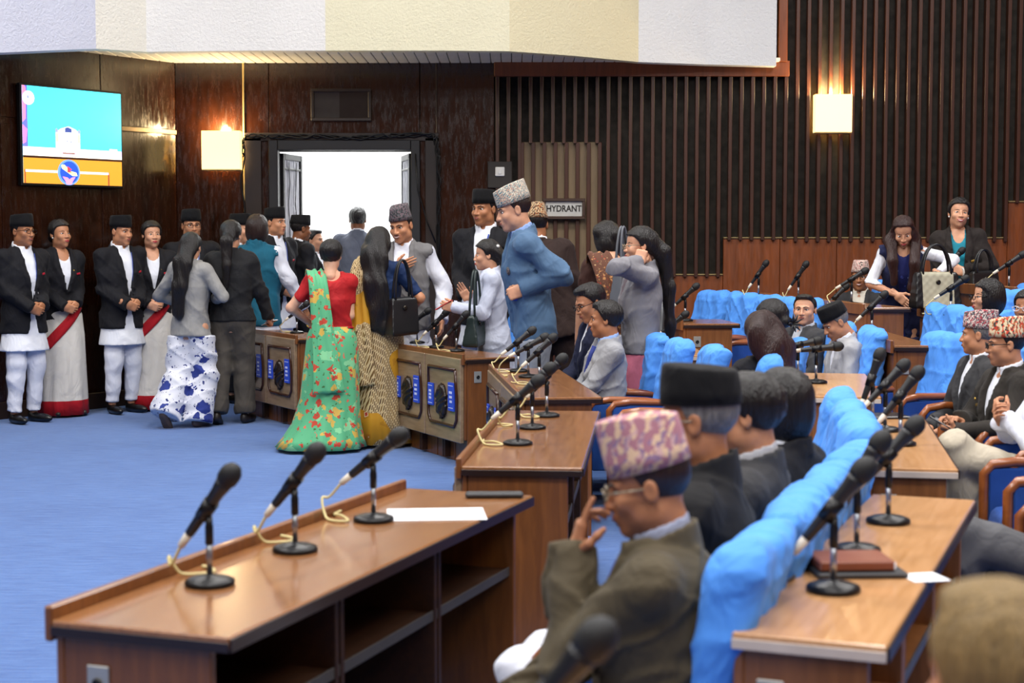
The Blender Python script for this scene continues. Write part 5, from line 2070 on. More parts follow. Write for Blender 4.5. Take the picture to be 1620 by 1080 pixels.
def trousers(p, mat, r=(0.100, 0.074, 0.062), hem=0.05, top=0.06, fold=0.006, name='trousers', flare=None, h=None):
    def f(P):
        lvl = [-0.10, 0.0, 0.1]
        q = [P[i] - p.pel[i] for i in range(3)]
        dd = sd_ell(P, p.pel + V3(0, 0.0 if not p.sit else 0.02, -0.02), (0.168 * p.fat, 0.125 * p.fat, 0.14))
        dd = np.maximum(dd, q[2] - top)
        for s in (1, -1):
            hip, kn, an = p.leg[s]
            a = smin(sd_seg(P, hip, kn, r[0], r[1]), sd_seg(P, kn, an, r[1], r[2]), 0.03)
            ax = unit(an - kn)
            cutp = an - ax * (hem - 0.03)
            a = np.maximum(a, sum((P[i] - cutp[i]) * ax[i] for i in range(3)))
            rel = sum((P[i] - kn[i]) ** 2 for i in range(3))
            t = sum((P[i] - kn[i]) * ax[i] for i in range(3))
            a = a + fold * 0.8 * np.sin(42 * t + 6 * P[0] + p.sd) * np.exp(-rel / 0.03)
            rel2 = sum((P[i] - an[i]) ** 2 for i in range(3))
            a = a + fold * 0.7 * np.sin(58 * t + p.sd) * np.exp(-rel2 / 0.02)
            dd = smin(dd, a, 0.03)
        dd = dd + wrk(P, fold, p.sd, 0.7)
        if p.cover:
            ch, cg = p.cover
            lv = torso_levels(p, cg - 0.026, ch - 0.3)
            dt, qq = torso_d(p, P, lv, ch - 0.6)
            dd = np.where(qq[2] > ch + 0.012, np.maximum(dd, dt), dd) if not p.sit else np.where((qq[2] > 0.02) & (qq[1] > -0.13), np.maximum(dd, dt), dd)
        return dd
    pts = np.array([x for s in (1, -1) for x in p.leg[s]] + [p.pel + V3(0.1, 0.08, 0.05), p.pel - V3(0.1, 0.08, 0.1)])
    m_ = max(r) + 0.03
    v, f_ = snet(f, pts.min(0) - m_, pts.max(0) + m_, h or p.h)
    return new_obj(name, v * p.k, f_, mat, p.o, smooth=True)


def shoes(p, mat=None, name='shoe'):
    mat = mat or SHOEB
    for s in (1, -1):
        hip, kn, an = p.leg[s]
        M = rot(p.footyaw * s, p.footpitch[s], 0)
        A = lambda x, y, z: an + M @ V3(x, y, z)

        def f(P):
            q = tl(M, [P[i] - an[i] for i in range(3)])
            d_ = sd_ell(q, (0, -0.085, -0.050), (0.044, 0.125, 0.038))
            d_ = smin(d_, sd_ell(q, (0, 0.015, -0.035), (0.036, 0.048, 0.05)), 0.03)
            return np.maximum(d_, -0.078 - q[2])
        pts = np.array([A(-0.06, -0.24, -0.1), A(0.06, 0.08, 0.05), A(0.06, -0.24, 0.03), A(-0.06, 0.08, -0.1)])
        v, f_ = snet(f, pts.min(0) - 0.02, pts.max(0) + 0.02, 0.011)
        new_obj(name, v * p.k, f_, mat, p.o, smooth=True)


def skirt(p, mats, levels, pleat=0.04, npl=13, band=None, name='sari_skirt', n=72):
    """levels in metres above the floor, from the waist down: (z, cx, cy, rx, ry, pleat weight)."""
    vs, fs = loft_mesh(levels, n, pleat, npl, p.sd)
    mi = []
    for t in fs:
        z = min(vs[i][2] for i in t)
        zt = sum(vs[i][2] for i in t) / len(t)
        mi.append(1 if band and zt < band else 0)
    return new_obj(name, [tuple(c * p.k for c in v) for v in vs], fs, mats, p.o, mi, True)


def drape(p, mat, path, widths, wd, name='pallu', ripple=0.008, th=0.007, nc=10, sub=4):
    P = [p.pel + V3(*t) for t in path]
    out, wo, do = [], [], []
    for i in range(len(P) - 1):
        p0, p1, p2, p3 = P[max(i - 1, 0)], P[i], P[i + 1], P[min(i + 2, len(P) - 1)]
        for j in range(sub):
            s = j / sub
            out.append(0.5 * ((2 * p1) + (p2 - p0) * s + (2 * p0 - 5 * p1 + 4 * p2 - p3) * s * s + (3 * p1 - p0 - 3 * p2 + p3) * s ** 3))
            wo.append(widths[i] * (1 - s) + widths[i + 1] * s)
            do.append(V3(*wd[i]) * (1 - s) + V3(*wd[i + 1]) * s)
    out.append(P[-1])
    wo.append(widths[-1])
    do.append(V3(*wd[-1]))
    vs, fs = ribbon_mesh(out, wo, do, th, nc, ripple, p.sd)
    return new_obj(name, [tuple(np.asarray(v) * p.k) for v in vs], fs, mat, p.o, smooth=True)


def lump(p, name, mat, c, r, frame='torso'):
    b_ = MB().ell((0, 0, 0), r, 12, 8)
    if frame == 'torso':
        M, c0 = p.Rc, p.T(*c)
    else:
        M, c0 = p.Rh, p.HW(*c)
    return new_obj(name, [tuple((c0 + M @ V3(*v)) * p.k) for v in b_.v], b_.f, mat, p.o, smooth=True)


def chest_y(p, x, z, grow=0.012):
    lv = torso_levels(p, grow, -0.16)
    rx, ry = np.interp(z, lv[0], lv[1]), np.interp(z, lv[0], lv[2])
    return -ry * max(0.05, 1 - abs(x / rx) ** 2.35) ** (1 / 2.35)


def badge(p, x=0.09, z=0.33, red=True, grow=0.02):
    """name bar and pin on the jacket's chest."""
    y = chest_y(p, x, z, grow) - 0.004
    b_ = MB()
    b_.cbox((-0.032, -0.004, -0.008), (0.032, 0.004, 0.008), 0.002)
    cs = p.T(x, y, z)
    M = p.Rc @ rot(12 if x > 0 else -12, 0, -10)
    new_obj('name_badge', [tuple((cs + M @ V3(*v)) * p.k) for v in b_.v], b_.f, m_plain('badge_red', '#b01c30', 0.4) if red else m_plain('badge_gold', '#c8a24a', 0.3, 0.5, 0.8), p.o)
    lump(p, 'lapel_pin', m_plain('badge_gold', '#c8a24a', 0.3, 0.5, 0.8), (x - 0.03, y, z + 0.03), (0.008, 0.005, 0.008))


def lanyard(p, length=0.30):
    pts = []
    for (x, z) in ((0.055, 0.50), (0.045, 0.42), (0.04, 0.34), (0.035, 0.27), (0.03, 0.20)):
        pts.append(p.T(x, chest_y(p, x, z, 0.0) - 0.012, z) * p.k)
    b_ = MB()
    b_.tube(pts, 0.007, 6, flat=0.4)
    b_.obj('lanyard', m_plain('lanyard_blue', '#3a52a8', 0.6), p.o)
    b_ = MB()
    c = p.T(0.03, chest_y(p, 0.03, 0.17, 0.0) - 0.016, 0.15)
    b_.cbox((-0.02, -0.002, -0.045), (0.02, 0.002, 0.04), 0.001)
    new_obj('id_card', [tuple((c + p.Rc @ V3(*v)) * p.k) for v in b_.v], b_.f, m_plain('id_card_white', '#d8d8e0', 0.4), p.o)


def tie(p, mat):
    b_ = MB()
    pts = [p.T(0, chest_y(p, 0, z, 0.0) - 0.006, z) * p.k for z in (0.50, 0.42, 0.33, 0.24, 0.18)]
    b_.tube(pts, [0.016, 0.014, 0.02, 0.026, 0.02], 8, flat=0.35)
    b_.obj('tie', mat, p.o)


def watch(p, s, mat):
    A = p.arm[s]
    ax = unit(A['w'] - A['el'])
    c = A['w'] + ax * 0.018
    b_ = MB()
    b_.tube([(c - ax * 0.008) * p.k, (c + ax * 0.008) * p.k], 0.034, 14)
    b_.obj('wristband', mat, p.o)


# clothing sets
SHIRTW = m_cloth('white_shirt_cloth', '#dfe2ea', 0.8, 0.05, 0.04)
WHITEC = m_cloth('white_cotton', '#d6d9e4', 0.85, 0.05, 0.05)
OFFW = m_cloth('offwhite_sari_cloth', '#cfcbc4', 0.85, 0.05, 0.05)
REDC = m_cloth('red_border_cloth', '#a81420', 0.75)
BLKJ = m_cloth('black_blazer_cloth', '#15151a', 0.8, 0.1)
CHAR = m_cloth('charcoal_cloth', '#2c2c2e', 0.85, 0.12)
CHAR2 = m_cloth('dark_grey_suit_cloth', '#38383a', 0.85, 0.15)
OLIVE = m_cloth('olive_brown_suit_cloth', '#4c4331', 0.75, 0.3)
BTOPI = m_cloth('black_cap_cloth', '#101012', 0.9, 0.2)


def suit(p, mat, shirt=SHIRTW, hem=-0.17, v=0.16, tr=None, shoe=True, grow=0.010, collar=0.02, gap=None, belly=0.0, loose=0.0, fold=0.007):
    upper(p, 'shirt', shirt, hem=0.05, grow=-0.006, sleeve=0, collar=0.042, fold=0.001)
    upper(p, 'jacket', mat, hem=hem, grow=grow, v=v, lapel=True, collar=collar, gap=gap, belly=belly, loose=loose, fold=fold)
    trousers(p, tr or mat)
    if shoe:
        shoes(p)


def usher_man(p):
    upper(p, 'long_shirt', SHIRTW, hem=-0.30, grow=0.002, sleeve=0, collar=0.045, flare=0.022, fold=0.003)
    upper(p, 'blazer', BLKJ, hem=-0.16, grow=0.014, v=0.10, lapel=True, collar=0.02, gap=0.05)
    trousers(p, WHITEC, r=(0.098, 0.076, 0.054), fold=0.006)
    shoes(p)
    badge(p)
    lanyard(p)


def usher_woman(p):
    upper(p, 'blouse', SHIRTW, hem=0.05, grow=-0.004, sleeve=0, fold=0.001, scoop=(0.10, 0.04, 0.06))
    upper(p, 'blazer', BLKJ, hem=-0.07, grow=0.014, v=0.16, lapel=True, collar=0.018)
    shoes(p, SANDAL)
    skirt(p, [OFFW, REDC], [(0.98, 0, 0, 0.14, 0.11, 0), (0.88, 0, 0, 0.185, 0.145, 0.1), (0.70, 0, -0.005, 0.20, 0.165, 0.35), (0.45, 0, -0.01, 0.205, 0.175, 0.7), (0.145, 0, -0.01, 0.215, 0.19, 1.0), (0.142, 0, -0.01, 0.215, 0.19, 1.0), (0.02, 0, -0.01, 0.22, 0.195, 1.0)], 0.03, 12, 0.144)
    # red edge that crosses the front of the skirt
    pth, ws, wds = [], [], []
    for t in np.linspace(0, 1, 9):
        a = R(-150 + 95 * t) * 1.0
        z = 0.62 + 0.34 * t
        rx, ry = 0.205 - 0.02 * t, 0.178 - 0.03 * t
        pth.append(V3(rx * math.cos(a) * 1.03, ry * math.sin(a) * 1.05, z) - p.pel)
        ws.append(0.042)
        wds.append((0, 0, 1))
    drape(p, REDC, pth, ws, wds, 'sari_border', 0.002, 0.008, 4, 2)
    badge(p)


CL = lambda z=0.06, y=-0.19: (dict(w=(0.055, y, z + 0.015), hand='clasp', hd=(-0.75, -0.25, -0.45), pn=(0, 0.9, 0.3), pole=(0.5, 0.8, -0.3)), dict(w=(0.075, y - 0.02, z), hand='clasp', hd=(-0.8, -0.2, -0.35), pn=(0, 0.9, 0.3), pole=(0.5, 0.8, -0.3)))

# ================================================================== the people in the hall
DH_PINK = m_dhaka('cap_cloth_pink', '#c9a3a0', [('#8f7390', 0.36), ('#d8b898', 0.30), ('#a87480', 0.42)], 34.0)
DH_RED = m_dhaka('cap_cloth_red_white', '#cfc4bc', [('#a03a44', 0.36), ('#4a4a50', 0.46)], 85.0)
DH_ORG = m_dhaka('cap_cloth_orange', '#b06a3c', [('#2c3a3a', 0.30), ('#c8402a', 0.34), ('#d8c4a0', 0.42)], 52.0)
DH_BEI = m_dhaka('cap_cloth_beige', '#cdc3ae', [('#b08a78', 0.40), ('#5c7a80', 0.44)], 80.0)
DH_PNK2 = m_dhaka('cap_cloth_rose', '#cf9a92', [('#3c4440', 0.46), ('#d8c4b8', 0.40)], 70.0)
DH_GRY = m_dhaka('cap_cloth_dark_grey', '#2c2e30', [('#55585c', 0.42), ('#6e5a60', 0.48)], 60.0)
DH_BRN = m_dhaka('cap_cloth_rust', '#9a5a34', [('#2e3a3a', 0.36), ('#d0b48a', 0.42)], 60.0)

LAP = dict(w=(0.10, -0.28, 0.10), hand='relax', hd=(-0.5, -0.8, -0.2), pn=(0, 0, -1), pole=(0.8, 0.6, -0.4))
cL, cR = CL()

# ---- ushers along the slanting wall
p = person('usher in black cap, glasses and white trousers with hands clasped', 36, 366, 13.6, 0, 52, skin='tan', head=(8, 0, 0), L=cL, Rr=cR, hair='under', hat=(BTOPI, 'black'), glasses='black')
usher_man(p)
p = person('usher woman in white sari and black blazer beside the bespectacled usher', 95, 370, 14.12, 0, 42, fem=True, skin='mid', head=(10, -2, 0), L=cL, Rr=cR, hair='bun')
usher_woman(p)
lump(p, 'earring', WHITEP, (-0.077, -0.0, -0.035), (0.007, 0.007, 0.007), 'head')
p = person('usher in black cap without glasses standing between the two white saris', 192, 366, 14.35, 0, 45, skin='mid', head=(12, 4, 0), L=cL, Rr=cR, hair='under', hat=(BTOPI, 'black'))
usher_man(p)
p = person('usher woman in white sari half hidden by the grey blazer', 240, 371, 14.62, 0, 22, fem=True, skin='light', head=(8, 0, 0), L=cL, Rr=cR, hair='bun')
usher_woman(p)
p = person('usher in black cap and glasses mostly hidden behind the long black hair', 303, 357, 14.9, 0, 20, skin='mid', head=(5, 0, 0), L=cL, Rr=cR, hair='under', hat=(BTOPI, 'black'), glasses='black')
usher_man(p)
p = person('man in black cap glimpsed between the ponytail and the teal waistcoat', 381, 362, 15.25, 0, 55, skin='light', head=(15, 5, 0), hair='under', hat=(BTOPI, 'black'))
suit(p, BLKJ)

# ---- people walking to the door, seen from behind
FLOR = m_pattern('blue_flower_print', '#d4d6e0', [('#8f94b0', 24.0, 0.16, 1.0), ('#2a3a86', 6.5, 0.36, 2.0), ('#1c2a6a', 17.0, 0.20, 3.0), ('#2e3550', 30.0, 0.14, 4.0)])
GREYB = m_cloth('light_grey_blazer_cloth', '#8d8c8a', 0.85, 0.1)
p = person('woman in light grey blazer and blue flower print trousers, long black hair', 303, 390, 13.35, 0, 158, fem=True, skin='light', lean=2, head=(14, 4, 0), h=0.012,
           L=dict(w=(0.17, -0.20, 0.16), pole=(0.9, 0.7, -0.2), hand='grip'), Rr=dict(w=(0.12, -0.22, 0.22), pole=(0.9, 0.6, -0.3), hand='grip'),
           legs=dict(L=((0.10, 0.02, -0.42), (0.12, 0.22, -0.76)), R=((0.08, -0.08, -0.42), (0.07, 0.02, -0.815)), Lp=50),
           hair=dict(type='long', pts=[(0.0, 0.12, 0.52), (0.01, 0.15, 0.32), (0.03, 0.14, 0.10)], w=0.085, flat=0.5))
upper(p, 'blazer', GREYB, hem=-0.11, grow=0.012, v=0.2, lapel=True, collar=0.02, flare=0.015, h=0.012)
upper(p, 'blouse', SHIRTW, hem=0.1, grow=-0.006, sleeve=0, fold=0.001)
trousers(p, FLOR, r=(0.118, 0.118, 0.135), hem=0.0, fold=0.012, h=0.012)
shoes(p, m_plain('heel_brown', '#5a4a40', 0.5))
TROU = m_cloth('grey_brown_trouser_cloth', '#4a453f', 0.85, 0.15)
DJK = m_cloth('dark_charcoal_blazer_cloth', '#1f1f21', 0.85, 0.1)
p = person('woman in dark blazer and grey-brown trousers with a black ponytail, seen from behind', 366, 372, 13.55, 0, 176, fem=True, skin='light', head=(-6, 0, 0), h=0.012, fat=1.08,
           L=dict(w=(0.27, -0.08, -0.03)), Rr=dict(w=(0.27, -0.16, -0.02), hand='grip', hd=(0.2, -0.8, -0.5)),
           legs=dict(L=((0.10, 0.02, -0.42), (0.10, 0.14, -0.80)), R=((0.08, -0.06, -0.42), (0.10, -0.02, -0.815)), Lp=25),
           hair=dict(type='pony', pts=[(0.0, 0.15, 0.62), (0.0, 0.17, 0.42), (0.01, 0.16, 0.25)], w=0.06, flat=0.6))
upper(p, 'blazer', DJK, hem=-0.04, grow=0.016, v=0.2, lapel=True, collar=0.02, h=0.012)
trousers(p, TROU, r=(0.112, 0.090, 0.085), hem=0.03, h=0.012)
shoes(p, SANDAL)
p7 = p
TEAL = m_cloth('teal_waistcoat_cloth', '#15576e', 0.8, 0.15)
p = person('man in teal waistcoat over a white long shirt, shaggy black hair, seen from behind', 408, 362, 14.55, 0, 165, skin='tan', head=(-10, 0, 0), fat=1.05,
           Rr=dict(w=(0.36, -0.16, 0.0), hand='flat', hd=(0.2, -0.5, -0.8), pole=(0.4, 0.8, -0.2)), hair=dict(type='bob', grow=0.016), hairm=HAIRB)
upper(p, 'long_shirt', WHITEC, hem=-0.36, grow=0.0, sleeve=1.0, flare=0.03, arm_r=(0.062, 0.056, 0.05))
upper(p, 'waistcoat', TEAL, hem=-0.16, grow=0.016, sleeve=0, collar=0.03)
trousers(p, WHITEC, r=(0.105, 0.085, 0.06))
shoes(p)
# ---- at the doorway
p = person('usher in black cap watching the door beside the pale curtain', 436, 352, 15.05, LAND, 48, skin='mid', head=(14, 0, 0), L=cL, Rr=cR, hair='under', hat=(BTOPI, 'black'))
usher_man(p)
p = person('dark silhouetted man in black cap turned away against the bright doorway', 476, 362, 15.5, LAND, 125, skin='dark', head=(0, 6, 0), hair='under', hat=(BTOPI, 'black'), fat=1.1)
suit(p, BLKJ, SHIRTW)
p = person('man in black suit with only a slice of face against the lobby', 498, 380, 16.15, LAND, 70, skin='light', hair='short', fat=1.05)
suit(p, BLKJ)
GRYS = m_cloth('blue_grey_suit_cloth', '#5f6472', 0.85, 0.1)
p = person('man in blue-grey suit walking out through the bright doorway', 566, 347, 16.2, LAND, 180, skin='dark', hair='short')
suit(p, GRYS)

# ---- women in saris
GSARI = m_pattern('green_sari_print', '#55a878', [('#7fc48e', 6.0, 0.26, 0.5), ('#c8a44a', 9.0, 0.30, 1.0), ('#b8402c', 11.0, 0.27, 2.0), ('#d0604a', 17.0, 0.17, 3.0), ('#3f6a3a', 22.0, 0.17, 4.0)], 0.6)
REDB = m_cloth('red_blouse_cloth', '#a81a1e', 0.7)
p = person('woman in red blouse and green floral sari with short black hair', 524, 404, 11.9, 0, -168, fem=True, skin='pale', bare=True, h=0.012, head=(-14, 6, 0), fat=1.06,
           L=dict(w=(0.16, -0.20, 0.12), pole=(1.0, 0.3, -0.3), hand='relax'), Rr=dict(w=(0.10, -0.22, 0.10), pole=(0.15, 1.0, -0.6), hand='relax'),
           hair=dict(type='short', grow=0.020, front=0.07, extra=[(0, 0.075, -0.03, 0.06, 0.04, 0.05)]))
upper(p, 'blouse', REDB, hem=0.08, grow=0.006, sleeve=0.33, scoop=(0.06, 0.08, 0.085), h=0.011)
skirt(p, [GSARI, GSARI], [(1.0, 0, 0, 0.165, 0.135, 0), (0.92, 0, 0.005, 0.20, 0.165, 0.1), (0.80, 0, 0.01, 0.215, 0.185, 0.25), (0.62, 0.01, 0.015, 0.225, 0.20, 0.5), (0.42, 0.02, 0.02, 0.235, 0.22, 0.8), (0.22, 0.05, 0.04, 0.27, 0.25, 1.0), (0.10, 0.08, 0.06, 0.32, 0.28, 1.1), (0.03, 0.10, 0.07, 0.36, 0.30, 1.1)], 0.035, 11)
drape(p, GSARI, [(-0.10, -0.17, 0.06), (0.02, -0.16, 0.25), (0.11, -0.11, 0.44), (0.125, 0.0, 0.555), (0.115, 0.115, 0.46), (0.10, 0.165, 0.25), (0.08, 0.20, 0.0), (0.06, 0.245, -0.25), (0.05, 0.26, -0.42)],
      [0.12, 0.10, 0.085, 0.075, 0.075, 0.08, 0.09, 0.11, 0.13], [(1, 0, 0.3), (1, 0, 0.2), (1, 0, 0), (1, 0, 0), (1, 0, 0), (1, 0, 0), (1, 0, 0), (1, 0, 0), (1, 0, 0)], 'pallu', 0.010)
shoes(p, SANDAL)
watch(p, 1, m_plain('badge_gold', '#c8a24a', 0.3, 0.5, 0.8))


def mustard_mat():
    m, nt, b_ = base_mat('mustard_sari_print', 0.6, 0.3, 0, 0.1)
    v = coords(nt, (1, 1, 1), (0.2, 0.5, 0.78))
    br = nn(nt, 'ShaderNodeTexBrick', Scale=22.0)
    br.inputs['Color1'].default_value = lin('#4a3320')
    br.inputs['Color2'].default_value = lin('#7a5a26')
    br.inputs['Mortar'].default_value = lin('#c8b184')
    br.inputs['Mortar Size'].default_value = 0.06
    nt.links.new(v, br.inputs['Vector'])
    vo = nn(nt, 'ShaderNodeTexVoronoi', Scale=9.0, distance='MANHATTAN')
    vo.inputs['Randomness'].default_value = 0.25
    nt.links.new(v, vo.inputs['Vector'])
    r1 = ramp(nt, vo.outputs['Distance'], [(0.0, '#a8402c'), (0.20, '#e0d6b8'), (0.26, '#b07a18'), (0.45, '#c08a1c')], 'CONSTANT')
    tc = coords(nt, (1, 1, 1))
    n = nn(nt, 'ShaderNodeTexNoise', Scale=3.2, Detail=0.0)
    nt.links.new(tc, n.inputs['Vector'])
    st = nn(nt, 'ShaderNodeMath', operation='GREATER_THAN')
    st.inputs[1].default_value = 0.5
    nt.links.new(n.outputs[0], st.inputs[0])
    mx = nn(nt, 'ShaderNodeMix', data_type='RGBA')
    nt.links.new(st.outputs[0], mx.inputs[0])
    nt.links.new(br.outputs[0], mx.inputs[6])
    nt.links.new(r1, mx.inputs[7])
    nt.links.new(mx.outputs[2], b_.inputs['Base Color'])
    return m


MSARI = mustard_mat()
NAVYB = m_cloth('navy_blouse_cloth', '#122a52', 0.7)
p = person('woman in mustard patterned sari with wavy black hair to her waist', 600, 384, 12.12, 0, 168, fem=True, skin='mid', bare=True, h=0.012, head=(4, 0, 0),
           L=dict(w=(0.13, -0.22, 0.10), hand='relax'), Rr=dict(w=(0.20, -0.18, 0.14), pole=(0.9, 0.6, -0.3), hand='grip'),
           hair=dict(type='long', pts=[(0.0, 0.13, 0.55), (-0.02, 0.17, 0.36), (-0.05, 0.17, 0.16), (-0.06, 0.17, 0.04)], w=0.105, flat=0.55, strand=0.009))
upper(p, 'blouse', NAVYB, hem=0.04, grow=0.006, sleeve=0.45, scoop=(0.06, 0.06, 0.07), h=0.011)
skirt(p, [MSARI, MSARI], [(1.0, 0, 0, 0.15, 0.12, 0), (0.90, 0, 0.005, 0.19, 0.155, 0.1), (0.74, 0, 0.01, 0.20, 0.175, 0.3), (0.5, 0, 0.01, 0.205, 0.185, 0.7), (0.25, 0, 0.02, 0.22, 0.20, 1.0), (0.03, -0.01, 0.03, 0.25, 0.22, 1.1)], 0.04, 12)
drape(p, MSARI, [(-0.12, -0.16, 0.02), (0.0, -0.16, 0.22), (0.10, -0.10, 0.44), (0.125, 0.0, 0.555), (0.125, 0.115, 0.45), (0.12, 0.17, 0.25), (0.11, 0.205, 0.0), (0.10, 0.225, -0.25), (0.09, 0.235, -0.42)],
      [0.10, 0.09, 0.07, 0.06, 0.07, 0.08, 0.10, 0.12, 0.13], [(1, 0, 0)] * 9, 'pallu', 0.012)
shoes(p, SANDAL)
lump(p, 'hair_flower', m_plain('pink_flower', '#e85a90', 0.6), (-0.02, 0.108, 0.055), (0.022, 0.012, 0.018), 'head')
p15 = p

# ---- man greeting, usher behind, white coat, blue suit
VESTG = m_cloth('grey_waistcoat_cloth', '#6e6d6e', 0.8, 0.15)
p = person('smiling man in grey waistcoat and dark patterned cap with a hand on his chest', 634, 357, 12.65, 0, -6, skin='mid', head=(-16, 14, -4), lean=4, smile=1, stache=True, fat=1.06, h=0.012, wide=1.04,
           Rr=dict(w=(0.03, -0.19, 0.36), hand='flat', hd=(-0.85, -0.1, 0.35), pn=(0, 1, 0.1), pole=(0.9, 0.1, -0.6)), L=dict(w=(0.30, -0.10, -0.02), hand='relax', pole=(0.7, 0.7, -0.2)),
           hair='under', hat=(DH_GRY, 'peak', -6))
upper(p, 'long_shirt', WHITEC, hem=-0.30, grow=-0.002, sleeve=1.0, collar=0.04, flare=0.02, arm_r=(0.064, 0.060, 0.054), h=0.012)
upper(p, 'waistcoat', VESTG, hem=-0.10, grow=0.014, sleeve=0, v=0.22, lapel=True, collar=0.02, h=0.011)
trousers(p, WHITEC, r=(0.105, 0.085, 0.06))
shoes(p)
p = person('tall usher in black cap and black blazer standing against the dark wall', 766, 328, 13.25, 0.0, -18, skin='tan', head=(-18, 2, 0), L=cL, Rr=cR, hair='under', hat=(BTOPI, 'black'), fat=0.98, k=1.16)
usher_man(p)
COATW = m_cloth('white_coat_cloth', '#b9bfd0', 0.85, 0.1, 0.05)
p = person('woman in long white coat with a black ponytail holding a red phone', 770, 403, 11.95, 0, -84, fem=True, skin='light', head=(-4, 6, 0), lean=4, h=0.011,
           L=dict(w=(0.10, -0.33, 0.25), hand='grip', hd=(-0.1, -0.95, 0.2), pn=(-1, 0, 0.1), pole=(0.5, 0.4, -0.9)), Rr=dict(w=(0.05, -0.20, 0.30), hand='flat', hd=(-0.1, -0.5, 0.8), pn=(-1, -0.2, 0), pole=(0.6, 0.5, -0.8)),
           hair=dict(type='pony', pts=[(0.0, 0.15, 0.62), (0.0, 0.19, 0.45), (0.0, 0.17, 0.28)], w=0.06, flat=0.8, strand=0.01))
upper(p, 'blouse', m_cloth('violet_blouse_cloth', '#4a4aa0', 0.7), hem=0.1, grow=-0.006, sleeve=0, fold=0.001)
upper(p, 'coat', COATW, hem=-0.42, grow=0.012, v=0.2, lapel=True, collar=0.022, flare=0.03, fold=0.006, h=0.011)
trousers(p, WHITEC)
shoes(p)
lump(p, 'hair_clip', WHITEP, (0.05, 0.095, 0.06), (0.012, 0.016, 0.014), 'head')
p18 = p
BLUES = m_cloth('steel_blue_suit_cloth', '#4a6684', 0.7, 0.2, 0.08)
PALEB = m_cloth('pale_blue_shirt_cloth', '#8fabdc', 0.8, 0.05)
p = person('man in steel blue suit and beige patterned cap looking down in profile', 813, 332, 10.75, 0, -82, skin='light', head=(0, 14, 0), lean=9, fat=0.95, h=0.011,
           L=dict(w=(0.16, -0.09, 0.20), hand='fist', hd=(-0.2, -0.9, -0.35), pn=(-1, 0, -0.2), pole=(0.2, 0.7, -0.9)), Rr=dict(w=(0.2, 0.02, -0.06)),
           hair=dict(type='under'), hairm=HAIRB, hat=(DH_BEI, 'peak', 6))
suit(p, BLUES, PALEB, hem=-0.10, v=-0.04, gap=0.07, tr=m_cloth('pale_grey_trouser_cloth', '#8f95a0', 0.85))
lump(p, 'pocket_square', DH_GRY, (0.10, chest_y(p, 0.10, 0.33, 0.012) - 0.006, 0.33), (0.028, 0.010, 0.026))
p19 = p
BRWN = m_cloth('dark_brown_jacket_cloth', '#2e211e', 0.85, 0.1)
p = person('man in dark brown jacket and rust patterned cap behind the blue suit', 849, 355, 12.7, 0, 172, skin='tan', head=(10, 5, 0), side=12, hair='under', hat=(DH_BRN, 'peak', 0), fat=1.1)
suit(p, BRWN)
BRSARI = m_pattern('brown_sari_print', '#5a3524', [('#b07a4a', 26.0, 0.26, 1.0), ('#8a2c20', 34.0, 0.2, 2.0), ('#c8a878', 50.0, 0.16, 3.0)])
p = person('woman in brown sari with loose black hair bending beside the grey blazer', 962, 380, 11.5, 0, -168, fem=True, skin='light', bare=True, lean=14, head=(-20, 24, 10), hair=dict(type='bob', grow=0.024, extra=[(0.05, 0.08, 0.04, 0.05, 0.05, 0.06), (-0.05, 0.09, 0.0, 0.05, 0.05, 0.06)]), fat=1.12)
upper(p, 'blouse', m_cloth('brown_blouse_cloth', '#3a211a', 0.8), hem=0.06, grow=0.006, sleeve=0.4, scoop=(0.07, 0.13, 0.085))
skirt(p, [BRSARI, BRSARI], [(1.0, 0, 0, 0.165, 0.135, 0), (0.90, 0, 0, 0.20, 0.17, 0.1), (0.6, 0, 0, 0.21, 0.19, 0.5), (0.03, 0, 0, 0.24, 0.22, 1.0)], 0.04, 12)
drape(p, BRSARI, [(0.10, -0.11, 0.44), (0.125, 0.0, 0.56), (0.10, 0.115, 0.44), (0.06, 0.17, 0.25), (0.04, 0.20, 0.0), (0.04, 0.21, -0.2)], [0.08, 0.075, 0.08, 0.09, 0.10, 0.11], [(1, 0, 0)] * 6, 'pallu', 0.01)
GREY2 = m_cloth('grey_blazer_cloth', '#7c7b80', 0.85, 0.1)
p = person('woman in grey blazer and pink dress holding a hand to her ear', 1012, 388, 10.3, 0, -84, fem=True, skin='light', head=(0, 4, 0), glasses='metal', h=0.011,
           L=dict(w=(0.125, -0.045, 0.555), hand='fist', hd=(-0.2, 0.3, 0.9), pn=(-1, 0.3, 0), pole=(1.0, -0.55, -0.6)), Rr=dict(w=(0.14, -0.22, 0.2), hand='grip'),
           hair=dict(type='pony', pts=[(0.0, 0.14, 0.62), (0.0, 0.18, 0.40), (0.01, 0.19, 0.15), (0.01, 0.19, 0.02)], w=0.07, flat=0.8))
upper(p, 'blouse', m_cloth('pink_dress_cloth', '#b8667c', 0.8), hem=0.0, grow=-0.004, sleeve=0, fold=0.001)
upper(p, 'blazer', GREY2, hem=-0.05, grow=0.012, v=-0.02, gap=0.06, lapel=True, collar=0.02, flare=0.02, h=0.011)
skirt(p, [MATS['pink_dress_cloth'], MATS['pink_dress_cloth']], [(0.95, 0, 0, 0.15, 0.12, 0), (0.72, 0, 0, 0.19, 0.16, 0.3), (0.45, 0, 0, 0.22, 0.19, 0.8), (0.2, 0, 0, 0.24, 0.2, 1)], 0.03, 10, name='dress_skirt')
lump(p, 'hair_band', m_plain('coral_band', '#c8564a', 0.6), (0.02, 0.118, -0.03), (0.02, 0.016, 0.02), 'head')

